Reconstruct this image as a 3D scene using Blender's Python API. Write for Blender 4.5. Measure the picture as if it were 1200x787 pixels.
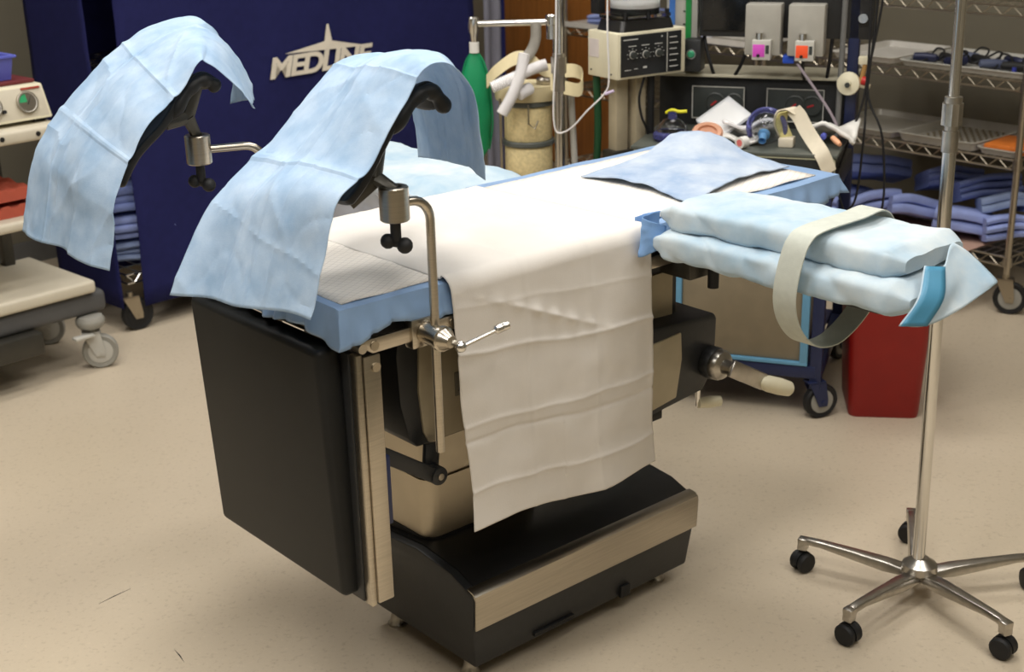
import bpy, bmesh, math, random
import numpy as np
from mathutils import Vector, Matrix, noise

rnd = random.Random(7)
for o in list(bpy.data.objects):
    bpy.data.objects.remove(o)
scene = bpy.context.scene
C = scene.collection
R = math.radians

# ------------------------------------------------------------------ camera
PITCH, ROLL, FPX = R(19.8), R(-1.42), 1610.0
cam_d = bpy.data.cameras.new('camera')
cam = bpy.data.objects.new('camera', cam_d)
C.objects.link(cam)
_c, _s = math.cos(PITCH), math.sin(PITCH)
_fw, _up, _rt = Vector((0, _c, -_s)), Vector((0, _s, _c)), Vector((1, 0, 0))
_r = _rt * math.cos(ROLL) + _up * math.sin(ROLL)
_u = -_rt * math.sin(ROLL) + _up * math.cos(ROLL)
cam.matrix_world = Matrix(((_r.x, _u.x, -_fw.x, 0), (_r.y, _u.y, -_fw.y, 0), (_r.z, _u.z, -_fw.z, 1.72), (0, 0, 0, 1)))
cam_d.sensor_fit = 'HORIZONTAL'
cam_d.sensor_width = 36.0
cam_d.lens = FPX / 1200 * 36
cam_d.dof.use_dof = True
cam_d.dof.focus_distance = 2.75
cam_d.dof.aperture_fstop = 5.6
scene.camera = cam

# ------------------------------------------------------------------ world, light, exposure
world = bpy.data.worlds.new('world')
scene.world = world
world.use_nodes = True
world.node_tree.nodes['Background'].inputs[0].default_value = (0.9, 0.95, 1.0, 1)
world.node_tree.nodes['Background'].inputs[1].default_value = 0.05
vs = scene.view_settings
vs.view_transform = 'Standard'
vs.look = 'None'
vs.gamma = 1.0
vs.use_curve_mapping = False
vs.exposure = -1.2
CEIL = 3.4
LAMP_W = 62.0
LAMPS = [(-1.6, .7), (.2, .2), (1.7, .4), (-1.5, 2.5), (.1, 2.3), (1.8, 2.2), (-1.3, 4.5), (.6, 4.6)]
LAMP_K = [1.15, .9, .55, 1.1, 1.35, .7, .95, 1.2]

# ------------------------------------------------------------------ helpers
def S(r, g, b):
    f = lambda c: ((c / 255 + 0.055) / 1.055) ** 2.4 if c / 255 > 0.04045 else c / 255 / 12.92
    return (f(r), f(g), f(b), 1)

MATS = {}
def mat(name, col, rough=0.5, metal=0.0, var=0.06, nscale=18.0, bump=0.0, bscale=120.0, trans=0.0, alpha=1.0, ior=1.45, spec=0.5, emit=None, coat=0.0, aniso=None):
    if name in MATS:
        return MATS[name]
    m = bpy.data.materials.new(name)
    m.use_nodes = True
    nt = m.node_tree
    N, L = nt.nodes, nt.links
    b = N['Principled BSDF']
    tc = N.new('ShaderNodeTexCoord')
    no = N.new('ShaderNodeTexNoise')
    no.inputs['Scale'].default_value = nscale
    no.inputs['Detail'].default_value = 4
    if aniso:
        mp = N.new('ShaderNodeMapping')
        mp.inputs['Scale'].default_value = aniso
        L.new(tc.outputs['Object'], mp.inputs['Vector'])
        L.new(mp.outputs['Vector'], no.inputs['Vector'])
    else:
        L.new(tc.outputs['Object'], no.inputs['Vector'])
    rp = N.new('ShaderNodeValToRGB')
    lo = tuple(max(0, c * (1 - var)) for c in col[:3]) + (1,)
    hi = tuple(min(1, c * (1 + var)) for c in col[:3]) + (1,)
    rp.color_ramp.elements[0].position = 0.3
    rp.color_ramp.elements[1].position = 0.7
    rp.color_ramp.elements[0].color = lo
    rp.color_ramp.elements[1].color = hi
    L.new(no.outputs['Fac'], rp.inputs['Fac'])
    L.new(rp.outputs['Color'], b.inputs['Base Color'])
    b.inputs['Roughness'].default_value = rough
    b.inputs['Metallic'].default_value = metal
    b.inputs['IOR'].default_value = ior
    b.inputs['Specular IOR Level'].default_value = spec
    b.inputs['Coat Weight'].default_value = coat
    b.inputs['Transmission Weight'].default_value = trans
    b.inputs['Alpha'].default_value = alpha
    if emit:
        b.inputs['Emission Color'].default_value = emit[0]
        b.inputs['Emission Strength'].default_value = emit[1]
    if bump:
        n2 = N.new('ShaderNodeTexNoise')
        n2.inputs['Scale'].default_value = bscale
        n2.inputs['Detail'].default_value = 3
        L.new(tc.outputs['Object'], n2.inputs['Vector'])
        bp = N.new('ShaderNodeBump')
        bp.inputs['Strength'].default_value = bump
        bp.inputs['Distance'].default_value = 0.002
        L.new(n2.outputs['Fac'], bp.inputs['Height'])
        L.new(bp.outputs['Normal'], b.inputs['Normal'])
    MATS[name] = m
    return m

def cloth(name, col, transl=0.25, var=0.05, nscale=9.0, grid=None, bump=0.25, mottle=None):
    """non-woven sheet: diffuse with some light passing through"""
    if name in MATS:
        return MATS[name]
    m = bpy.data.materials.new(name)
    m.use_nodes = True
    nt = m.node_tree
    N, L = nt.nodes, nt.links
    N.remove(N['Principled BSDF'])
    out = N['Material Output']
    tc = N.new('ShaderNodeTexCoord')
    no = N.new('ShaderNodeTexNoise')
    no.inputs['Scale'].default_value = nscale
    no.inputs['Detail'].default_value = 6
    no.inputs['Roughness'].default_value = 0.6
    L.new(tc.outputs['Object'], no.inputs['Vector'])
    rp = N.new('ShaderNodeValToRGB')
    rp.color_ramp.elements[0].position = 0.32
    rp.color_ramp.elements[1].position = 0.68
    hi = mottle or tuple(min(1, c * (1 + var)) for c in col[:3]) + (1,)
    rp.color_ramp.elements[0].color = tuple(c * (1 - var) for c in col[:3]) + (1,)
    rp.color_ramp.elements[1].color = hi
    L.new(no.outputs['Fac'], rp.inputs['Fac'])
    colout = rp.outputs['Color']
    fine = N.new('ShaderNodeTexNoise')
    fine.inputs['Scale'].default_value = 350
    L.new(tc.outputs['Object'], fine.inputs['Vector'])
    height = fine.outputs['Fac']
    if grid:
        # quilted diamond lines
        mp = N.new('ShaderNodeMapping')
        mp.inputs['Rotation'].default_value = (0, 0, grid[1])
        L.new(tc.outputs['Object'], mp.inputs['Vector'])
        sx = N.new('ShaderNodeSeparateXYZ')
        L.new(mp.outputs['Vector'], sx.inputs[0])
        outs = []
        for ax in 'XY':
            a = N.new('ShaderNodeMath'); a.operation = 'MULTIPLY'; a.inputs[1].default_value = 1 / grid[0]
            L.new(sx.outputs[ax], a.inputs[0])
            f = N.new('ShaderNodeMath'); f.operation = 'FRACT'; L.new(a.outputs[0], f.inputs[0])
            g = N.new('ShaderNodeMath'); g.operation = 'LESS_THAN'; g.inputs[1].default_value = 0.10
            L.new(f.outputs[0], g.inputs[0]); outs.append(g)
        mx = N.new('ShaderNodeMath'); mx.operation = 'MAXIMUM'
        L.new(outs[0].outputs[0], mx.inputs[0]); L.new(outs[1].outputs[0], mx.inputs[1])
        mc = N.new('ShaderNodeMixRGB')
        mc.inputs[2].default_value = grid[2]
        L.new(mx.outputs[0], mc.inputs[0]); L.new(colout, mc.inputs[1])
        colout = mc.outputs[0]
    bp = N.new('ShaderNodeBump')
    bp.inputs['Strength'].default_value = bump
    bp.inputs['Distance'].default_value = 0.001
    L.new(height, bp.inputs['Height'])
    d = N.new('ShaderNodeBsdfDiffuse')
    t = N.new('ShaderNodeBsdfTranslucent')
    mix = N.new('ShaderNodeMixShader')
    mix.inputs[0].default_value = transl
    for s_ in (d, t):
        L.new(colout, s_.inputs['Color'])
        L.new(bp.outputs['Normal'], s_.inputs['Normal'])
    L.new(d.outputs[0], mix.inputs[1]); L.new(t.outputs[0], mix.inputs[2])
    L.new(mix.outputs[0], out.inputs['Surface'])
    MATS[name] = m
    return m

class MB:
    """collects shapes; build() links them as ONE mesh object"""
    def __init__(s):
        s.v, s.f = [], []
    def add(s, vs, fs, M=None):
        k = len(s.v)
        for p in vs:
            p = Vector(p)
            s.v.append(M @ p if M is not None else p)
        s.f += [tuple(i + k for i in f) for f in fs]
        return s
    def box(s, x0, x1, y0, y1, z0, z1, M=None):
        return s.add([(x0, y0, z0), (x1, y0, z0), (x1, y1, z0), (x0, y1, z0), (x0, y0, z1), (x1, y0, z1), (x1, y1, z1), (x0, y1, z1)],
                     [(3, 2, 1, 0), (4, 5, 6, 7), (0, 1, 5, 4), (1, 2, 6, 5), (2, 3, 7, 6), (3, 0, 4, 7)], M)
    def hexa(s, p8):
        return s.add(p8, [(3, 2, 1, 0), (4, 5, 6, 7), (0, 1, 5, 4), (1, 2, 6, 5), (2, 3, 7, 6), (3, 0, 4, 7)])
    def rings(s, rings, closed=False, cap=True):
        n = len(rings[0])
        vs = [p for r in rings for p in r]
        fs = []
        m = len(rings)
        for i in range(m if closed else m - 1):
            a, b = i * n, ((i + 1) % m) * n
            for j in range(n):
                k = (j + 1) % n
                fs.append((a + j, a + k, b + k, b + j))
        if cap and not closed:
            fs.append(tuple(reversed(range(n))))
            fs.append(tuple(range((m - 1) * n, m * n)))
        return s.add(vs, fs)
    def tube(s, pts, r, n=8, closed=False, flat=None, cap=True, up=None):
        pts = [Vector(p) for p in pts]
        m = len(pts)
        rings = []
        prev = None
        for i, p in enumerate(pts):
            if closed:
                t = (pts[(i + 1) % m] - pts[i - 1])
            else:
                t = pts[min(i + 1, m - 1)] - pts[max(i - 1, 0)]
            t.normalize()
            if prev is None:
                a = Vector(up) if up else (Vector((0, 0, 1)) if abs(t.z) < 0.9 else Vector((1, 0, 0)))
                nx = (a - t * a.dot(t)).normalized()
            else:
                nx = (prev - t * prev.dot(t)).normalized()
            prev = nx
            ny = t.cross(nx)
            rr = r[i] if isinstance(r, (list, tuple)) else r
            fl = flat if flat else 1.0
            rings.append([p + nx * (rr * math.cos(2 * math.pi * k / n)) + ny * (rr * fl * math.sin(2 * math.pi * k / n)) for k in range(n)])
        return s.rings(rings, closed, cap)
    def ribbon(s, pts, wdir, w, th):
        """flat band of width w along wdir"""
        pts = [Vector(p) for p in pts]
        wv = Vector(wdir).normalized() * (w / 2)
        rings = []
        for i, p in enumerate(pts):
            t = (pts[min(i + 1, len(pts) - 1)] - pts[max(i - 1, 0)]).normalized()
            nn = t.cross(wv).normalized() * (th / 2)
            rings.append([p - wv - nn, p + wv - nn, p + wv + nn, p - wv + nn])
        return s.rings(rings)
    def cyl(s, p0, p1, r0, r1=None, n=20):
        return s.tube([p0, p1], [r0, r0 if r1 is None else r1], n)
    def lathe(s, prof, p=(0, 0, 0), axis=(0, 0, 1), n=24, sx=1, sy=1):
        a = Vector(axis).normalized()
        q = a.to_track_quat('Z', 'Y').to_matrix()
        p = Vector(p)
        return s.rings([[p + q @ Vector((sx * r * math.cos(2 * math.pi * k / n), sy * r * math.sin(2 * math.pi * k / n), z)) for k in range(n)] for r, z in prof])
    def sphere(s, c, r, n=12, sc=(1, 1, 1)):
        c = Vector(c)
        rr = []
        for i in range(n // 2 + 1):
            th = math.pi * i / (n // 2)
            rad = max(1e-4, math.sin(th))
            rr.append([c + Vector((r * sc[0] * rad * math.cos(2 * math.pi * k / n), r * sc[1] * rad * math.sin(2 * math.pi * k / n), -r * sc[2] * math.cos(th))) for k in range(n)])
        return s.rings(rr)
    def prism(s, poly, f0, f1):
        """poly 2-D; f0/f1 map a 2-D point to 3-D on the two faces"""
        n = len(poly)
        vs = [f0(*p) for p in poly] + [f1(*p) for p in poly]
        fs = [tuple(reversed(range(n))), tuple(range(n, 2 * n))]
        for i in range(n):
            j = (i + 1) % n
            fs.append((i, j, n + j, n + i))
        return s.add(vs, fs)
    def grid(s, P):
        a, b = len(P), len(P[0])
        vs = [p for r in P for p in r]
        fs = [(i * b + j, i * b + j + 1, (i + 1) * b + j + 1, (i + 1) * b + j) for i in range(a - 1) for j in range(b - 1)]
        return s.add(vs, fs)
    def build(s, name, m, parent=None, bevel=0.0, seg=2, smooth=True, solid=0.0, ang=35, sub=0):
        me = bpy.data.meshes.new(name)
        me.from_pydata([tuple(p) for p in s.v], [], s.f)
        bm = bmesh.new()
        bm.from_mesh(me)
        if not solid:
            bmesh.ops.recalc_face_normals(bm, faces=bm.faces)
        if bevel:
            ed = [e for e in bm.edges if len(e.link_faces) == 2 and e.calc_face_angle(0) > R(28)]
            bmesh.ops.bevel(bm, geom=ed, offset=bevel, segments=seg, profile=0.5, affect='EDGES', clamp_overlap=True)
        bm.to_mesh(me)
        bm.free()
        o = bpy.data.objects.new(name, me)
        C.objects.link(o)
        if parent is None:
            co = np.array([tuple(v.co) for v in me.vertices])
            c = Vector(((co[:, 0].min() + co[:, 0].max()) / 2, (co[:, 1].min() + co[:, 1].max()) / 2, co[:, 2].min()))
            me.transform(Matrix.Translation(-c))
            o.location = c
        else:
            o.parent = parent
        me.materials.append(m)
        if smooth:
            me.polygons.foreach_set('use_smooth', [True] * len(me.polygons))
            me.set_sharp_from_angle(angle=R(ang))
        if solid:
            md = o.modifiers.new('thickness', 'SOLIDIFY')
            md.thickness = solid
            md.offset = 0
        if sub:
            md = o.modifiers.new('round', 'SUBSURF')
            md.levels = md.render_levels = sub
        return o

def tag(o, label=None, cat=None, group=None, kind=None):
    if label: o['label'] = label
    if cat: o['category'] = cat
    if group: o['group'] = group
    if kind: o['kind'] = kind
    return o

def thing(name, label, cat, loc=(0, 0, 0), rz=0.0, group=None):
    o = bpy.data.objects.new(name, None)
    o.empty_display_size = 0.1
    C.objects.link(o)
    o.location = loc
    o.rotation_euler = (0, 0, rz)
    return tag(o, label, cat, group)

def copy_tree(o, parent=None):
    c = o.copy()
    C.objects.link(c)
    c.parent = parent
    for ch in [k for k in bpy.data.objects if k.parent == o]:
        copy_tree(ch, c)
    return c

def arc(c, r, a0, a1, n, ax=(1, 0, 0), ay=(0, 0, 1)):
    c, ax, ay = Vector(c), Vector(ax), Vector(ay)
    return [c + ax * (r * math.cos(a0 + (a1 - a0) * i / n)) + ay * (r * math.sin(a0 + (a1 - a0) * i / n)) for i in range(n + 1)]

def smooth_path(pts, n=6):
    P = [Vector(p) for p in pts]
    P = [P[0] * 2 - P[1]] + P + [P[-1] * 2 - P[-2]]
    out = []
    for i in range(1, len(P) - 2):
        for k in range(n):
            t = k / n
            a, b, c, d = P[i - 1], P[i], P[i + 1], P[i + 2]
            out.append(0.5 * ((2 * b) + (c - a) * t + (2 * a - 5 * b + 4 * c - d) * t * t + (3 * b - a - 3 * c + d) * t ** 3))
    out.append(P[-2])
    return out

def surf(ctrl, nu, nv):
    """bicubic surface through a control net of Vectors"""
    rows = [smooth_path(r, nv) for r in ctrl]
    cols = [smooth_path([r[j] for r in rows], nu) for j in range(len(rows[0]))]
    return [[cols[j][i] for j in range(len(cols))] for i in range(len(cols[0]))]

def wrinkle(P, amp, scale, creases=(), seed=0.0, ridge=0.0, tents=()):
    """displace a grid along its normals by noise and sharp fold lines (axis, position, height, width)"""
    a, b = len(P), len(P[0])
    out = []
    for i in range(a):
        row = []
        for j in range(b):
            du = P[min(i + 1, a - 1)][j] - P[max(i - 1, 0)][j]
            dv = P[i][min(j + 1, b - 1)] - P[i][max(j - 1, 0)]
            n = du.cross(dv)
            n = n.normalized() if n.length > 1e-9 else Vector((0, 0, 1))
            s_, t_ = i / (a - 1), j / (b - 1)
            h = amp * noise.noise(P[i][j] * scale + Vector((seed, 0, 0)))
            h += amp * .45 * noise.noise(P[i][j] * scale * 2.7 + Vector((0, seed, 0)))
            if ridge:
                h += ridge * ((1 - abs(noise.noise(P[i][j] * 5.0 + Vector((seed, 3, 0))))) ** 12 - .15)
                h -= ridge * .5 * ((1 - abs(noise.noise(P[i][j] * 9.0 + Vector((1, seed, 5))))) ** 12 - .15)
            for ax, n_, am, sk in tents:
                q_ = (s_ if ax == 0 else t_) + sk * ((t_ if ax == 0 else s_) - .5)
                h += am * (abs((q_ * n_ + 7) % 2 - 1) - .5)
            for cr in creases:
                ax, pos, hh, w = cr[:4]
                sl = cr[4] if len(cr) > 4 else 0
                d = (s_ if ax == 0 else t_) - pos - sl * ((t_ if ax == 0 else s_) - .5)
                h += hh * math.exp(-abs(d) / w)
            row.append(P[i][j] + n * h)
        out.append(row)
    return out

# table frame: u runs from foot end to head end, v to the near side
TT = R(49.5)
UX, UY = math.sin(TT), math.cos(TT)
U0, V0 = 1.907, -2.17
def W(u, v, z):
    return Vector((u * UX + v * UY, u * UY - v * UX, z))
def T(x, y, z):                       # table-local -> world
    return W(U0 + x, V0 - y, z)
TROT = math.pi / 2 - TT

# ------------------------------------------------------------------ materials
M_steel = mat('brushed_steel', S(190, 182, 168), .28, 1.0, .08, 6, aniso=(2, 2, 60))
M_steel2 = mat('satin_steel', S(176, 166, 148), .36, 1.0, .06, 10)
M_chrome = mat('chrome', S(222, 220, 216), .2, 1.0, .03)
M_alum = mat('cast_aluminium', S(185, 180, 172), .3, 1.0, .1, 40, bump=.15)
M_blackpl = mat('black_plastic', S(40, 41, 42), .42, 0, .1, 60, bump=.1)
M_blackgl = mat('glossy_black_top', S(34, 34, 34), .28, 0, .15, 30, spec=.8)
M_vinyl = mat('black_vinyl', S(27, 28, 28), .5, 0, .12, 14, bump=.12, bscale=500, spec=.35)
M_rubber = mat('black_rubber', S(24, 24, 25), .6, 0, .1)
M_greyrub = mat('grey_rubber', S(150, 148, 140), .6, 0, .08)
M_darkmet = mat('dark_gunmetal', S(74, 72, 66), .4, .6, .08)
M_cream = mat('cream_enamel', S(224, 217, 190), .42, 0, .03)
M_beige = mat('beige_enamel', S(205, 197, 178), .45, 0, .03)
M_beigepl = mat('beige_panel', S(176, 164, 138), .5, 0, .06)
M_white = mat('white_plastic', S(232, 230, 224), .45, 0, .03)
M_lblue = mat('light_blue_paint', S(104, 158, 192), .4, 0, .05)
M_navyp = mat('navy_paint', S(36, 44, 78), .4, 0, .08)
M_navy = mat('navy_fabric', S(36, 38, 84), .9, 0, .07, 30, bump=.3, bscale=900, spec=.15)
M_grey = mat('grey_plastic', S(110, 110, 108), .5, 0, .06)
M_lgrey = mat('light_grey_plastic', S(190, 188, 180), .45, 0, .05)
M_red = mat('red_plastic', S(140, 22, 16), .42, 0, .06)
M_clear = mat('clear_plastic', (.95, .97, 1, 1), .08, 0, .0, trans=1.0, ior=1.3)
M_wrap = mat('clear_wrap', (.92, .94, .97, 1), .2, 0, .02, alpha=.35, spec=.8)
M_green = mat('green_rubber', S(22, 142, 92), .45, 0, .08, 8)
M_hose = mat('translucent_hose', S(238, 236, 236), .35, 0, .03)
M_tan = mat('tan_strap', S(214, 200, 160), .6, 0, .06)
M_strap = mat('strap_webbing', S(190, 194, 184), .75, 0, .05, 60, bump=.2, bscale=600)
M_soda = mat('soda_lime', S(226, 208, 158), .7, 0, .14, 90, bump=.4, bscale=300)
M_blueplas = mat('blue_plastic', S(96, 104, 196), .4, 0, .05)
M_purple = mat('violet_clear', S(120, 124, 190), .1, 0, .03, trans=.75, ior=1.35)
M_orange = mat('orange_pack', S(214, 118, 44), .5, 0, .08)
M_brick = mat('brick_red_foam', S(178, 84, 64), .7, 0, .08, 14)
M_white_ink = mat('white_marking', S(200, 200, 196), .6)
M_lime = mat('yellow_tip', S(220, 214, 40), .5)
M_flesh = mat('pink_foam', S(226, 170, 140), .6, 0, .06)
M_pink = mat('magenta_label', S(214, 84, 196), .5)
M_neon = mat('neon_orange_label', S(255, 92, 50), .5)
M_instr = mat('dark_blue_instrument', S(42, 46, 74), .4, .2, .1)
M_cable = mat('black_cable', S(26, 26, 28), .5)
M_logo = mat('cream_lettering', S(226, 218, 202), .7)

C_blue = cloth('blue_nonwoven', S(172, 201, 229), .3, .05, 14, mottle=S(202, 221, 240))
C_blue2 = cloth('blue_absorbent', S(158, 180, 210), .10, .05, 9, mottle=S(200, 210, 222), bump=.5)
C_pale = cloth('pale_blue_wrap', S(166, 194, 214), .10, .05, 7, mottle=S(208, 217, 220), bump=.2)
C_white = cloth('white_drape_cloth', S(230, 225, 218), .12, .02, 12)
C_pad = cloth('quilted_white_pad', S(236, 230, 221), .05, .02, 12, grid=(.014, R(20), S(212, 206, 198)), bump=.3)
M_backing = mat('blue_poly_backing', S(140, 170, 208), .35, 0, .12, 12, spec=.4)
M_teal = mat('teal_strip', S(72, 136, 168), .4)
C_linen = cloth('periwinkle_linen', S(150, 164, 216), .0, .10, 14, bump=.5)
C_linen2 = cloth('pale_linen', S(150, 166, 202), .0, .08, 14, bump=.5)
C_linen3 = cloth('dusty_blue_linen', S(128, 142, 194), .0, .1, 14, bump=.5)

def wall_mat():
    return mat('painted_wall', S(122, 116, 100), .8, 0, .03, 3, bump=.1, bscale=200)
M_wall = wall_mat()
M_ceil = mat('ceiling_tile', S(232, 230, 224), .9, 0, .03, 60)
M_wood = mat('brown_wood', S(178, 114, 54), .4, 0, .2, 5, aniso=(9, 9, .7), coat=.2)
M_trimw = mat('door_frame_paint', S(140, 132, 118), .5)

def floor_mat():
    m = bpy.data.materials.new('speckled_vinyl_floor')
    m.use_nodes = True
    N, L = m.node_tree.nodes, m.node_tree.links
    b = N['Principled BSDF']
    tc = N.new('ShaderNodeTexCoord')
    def ramp(src, stops):
        r = N.new('ShaderNodeValToRGB')
        e = r.color_ramp.elements
        e[0].position, e[0].color = stops[0]
        e[1].position, e[1].color = stops[-1]
        for p_, c_ in stops[1:-1]:
            k = e.new(p_); k.color = c_
        L.new(src, r.inputs['Fac'])
        return r.outputs['Color']
    n1 = N.new('ShaderNodeTexNoise'); n1.inputs['Scale'].default_value = 1.3; n1.inputs['Detail'].default_value = 5
    n2 = N.new('ShaderNodeTexNoise'); n2.inputs['Scale'].default_value = 95; n2.inputs['Detail'].default_value = 3
    n3 = N.new('ShaderNodeTexVoronoi'); n3.inputs['Scale'].default_value = 260
    for n in (n1, n2, n3):
        L.new(tc.outputs['Object'], n.inputs['Vector'])
    base = ramp(n1.outputs['Fac'], [(.3, S(196, 182, 159)), (.7, S(205, 191, 169))])
    sp = ramp(n2.outputs['Fac'], [(.26, (.80, .78, .76, 1)), (.42, (1, 1, 1, 1)), (.62, (1, 1, 1, 1)), (.75, (1.08, 1.08, 1.08, 1))])
    vo = ramp(n3.outputs['Distance'], [(.05, (.86, .85, .84, 1)), (.25, (1, 1, 1, 1))])
    m1 = N.new('ShaderNodeMixRGB'); m1.blend_type = 'MULTIPLY'; m1.inputs[0].default_value = .8
    m2 = N.new('ShaderNodeMixRGB'); m2.blend_type = 'MULTIPLY'; m2.inputs[0].default_value = .6
    L.new(base, m1.inputs[1]); L.new(sp, m1.inputs[2])
    L.new(m1.outputs[0], m2.inputs[1]); L.new(vo, m2.inputs[2])
    L.new(m2.outputs[0], b.inputs['Base Color'])
    rr = N.new('ShaderNodeMapRange')
    rr.inputs['To Min'].default_value = .30; rr.inputs['To Max'].default_value = .48
    L.new(n1.outputs['Fac'], rr.inputs['Value'])
    L.new(rr.outputs[0], b.inputs['Roughness'])
    b.inputs['Specular IOR Level'].default_value = .35
    return m

# ------------------------------------------------------------------ the room
A_back, A_left = R(-50), R(46)
exb, eyb = Vector((math.cos(A_back), math.sin(A_back), 0)), Vector((-math.sin(A_back), math.cos(A_back), 0))
exl, eyl = Vector((math.cos(A_left), math.sin(A_left), 0)), Vector((-math.sin(A_left), math.cos(A_left), 0))
RACK0 = Vector((1.854, 4.884, 0))
COVER0 = Vector((-1.44, 4.92, 0))
wb = RACK0 + eyb * .60                      # point on the back wall
wl = COVER0 + eyl * 1.18                    # point on the left wall
def meet(p, d, q, e):
    t = ((q - p).cross(e)).z / d.cross(e).z
    return p + d * t
c_far = meet(wb, exb, wl, exl)
LEN_B, LEN_L = 6.9, 7.6
c_right = c_far + exb * LEN_B
c_left = c_far - exl * LEN_L
c_near = c_right - exl * LEN_L
poly = [c_far, c_left, c_near, c_right]
floor = MB().prism([(p.x, p.y) for p in poly], lambda x, y: (x, y, -.1), lambda x, y: (x, y, 0)).build('floor', floor_mat(), smooth=False)
tag(floor, 'beige speckled vinyl floor of the operating room', None, kind='structure')
ceil = MB().prism([(p.x, p.y) for p in poly], lambda x, y: (x, y, CEIL), lambda x, y: (x, y, CEIL + .1)).build('ceiling', M_ceil, smooth=False)
tag(ceil, 'pale ceiling above the operating room', None, kind='structure')
def wall(name, a, b, out, label, z1=CEIL):
    o = MB().prism([(a.x, a.y), (b.x, b.y), (b.x + out.x * .1, b.y + out.y * .1), (a.x + out.x * .1, a.y + out.y * .1)],
                   lambda x, y: (x, y, 0), lambda x, y: (x, y, z1)).build(name, M_wall, smooth=False)
    return tag(o, label, None, kind='structure')
wall('wall_back', c_far, c_right, eyb, 'grey-olive painted wall behind the wire shelving')
wall('wall_left', c_left, c_far, eyl, 'grey-olive painted wall behind the navy covered rack')
wall('wall_right', c_right, c_near, exb, 'painted wall to the right of the operating room')
wall('wall_front', c_near, c_left, -exl, 'painted wall behind the photographer')
def baseboard(name, a, d, ln, inn):
    o = MB().prism([(a.x, a.y), (a.x + d.x * ln, a.y + d.y * ln), (a.x + d.x * ln + inn.x * .012, a.y + d.y * ln + inn.y * .012), (a.x + inn.x * .012, a.y + inn.y * .012)],
                   lambda x, y: (x, y, 0), lambda x, y: (x, y, .1)).build(name, M_grey, smooth=False)
    return tag(o, 'dark cove base strip along the wall', None, kind='structure')
baseboard('baseboard_back', c_far + exb * 1.12, exb, LEN_B - 1.2, -eyb)
baseboard('baseboard_left', c_left, exl, LEN_L - .1, -eyl)

# wooden door in the back wall
dr = bpy.data.objects.new('door_1', None); C.objects.link(dr)
dr.location = c_far + exb * .07; dr.rotation_euler = (0, 0, A_back)
tag(dr, 'brown wood door beside the far wire rack', None, kind='structure')
for x0, x1 in ((.03, .49), (.495, .95)):
    MB().box(x0, x1, -.045, -.001, .01, 2.05).build('door_leaf', M_wood, dr, .003)
MB().box(.95, 1.0, -.06, -.001, 0, 2.1).box(-.02, .03, -.06, -.001, 0, 2.1).box(-.02, 1.0, -.06, -.001, 2.05, 2.1).build('door_frame', M_trimw, dr, .004)
MB().box(.10, .19, -.049, -.045, 1.03, 1.06).build('door_sign', mat('dark_sign', S(70, 66, 50), .5), dr)
MB().cyl((.44, -.045, 1.0), (.44, -.10, 1.0), .012).cyl((.44, -.095, 1.0), (.36, -.095, 1.0), .010).build('door_handle', M_steel, dr)

# scuffs on the floor
for (a, b) in (((-1.02, 2.93), (-.96, 3.0)), ((-.79, 2.72), (-.755, 2.665))):
    d = Vector((b[0] - a[0], b[1] - a[1], 0)).normalized() * .003
    n_ = Vector((-d.y, d.x, 0))
    pts = [(a[0], a[1]), ((a[0] + b[0]) / 2 + n_.x, (a[1] + b[1]) / 2 + n_.y), b, ((a[0] + b[0]) / 2, (a[1] + b[1]) / 2)]
    k = MB().prism(pts, lambda x, y: (x, y, .0), lambda x, y: (x, y, .0006)).build('scuff', M_rubber)
    mw = k.location.copy(); k.parent = floor; k.location = mw - floor.location

# ceiling luminaires
for i, ((x, y), kf) in enumerate(zip(LAMPS, LAMP_K)):
    lt = thing('ceiling_light', 'recessed fluorescent ceiling panel above the room', 'ceiling light', (x, y, CEIL - .06), A_left, 'ceiling panels')
    lt['label'] = 'recessed fluorescent ceiling panel ' + ['above the floor left of the photographer', 'right above the photographer', 'above the floor right of the photographer', 'above the left stirrup side of the table', 'above the foot end of the table', 'above the IV stand', 'above the covered navy rack', 'above the anesthesia machine'][i]
    f = MB()
    for a in ((-.62, -.60, -.32, .32), (.60, .62, -.32, .32), (-.62, .62, -.32, -.30), (-.62, .62, .30, .32)):
        f.box(a[0], a[1], a[2], a[3], 0, .06)
    f.build('frame', M_white, lt)
    MB().box(-.6, .6, -.3, .3, .045, .06).build('diffuser', mat('lamp_diffuser', S(250, 248, 240), .6, emit=((1, .95, .87, 1), 2.0)), lt)
    ld = bpy.data.lights.new('panel_light', 'AREA')
    ld.shape = 'RECTANGLE'; ld.size = 1.15; ld.size_y = .55
    ld.energy = LAMP_W * kf
    ld.color = (1, .972, .934)
    lo = bpy.data.objects.new('panel_light', ld); C.objects.link(lo)
    lo.parent = lt; lo.location = (0, 0, .03)

# ================================================================== OPERATING TABLE
tb = thing('operating_table', 'operating table with black base, steel side rail and dropped black leg section', 'operating table', T(0, 0, 0), TROT)
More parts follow.
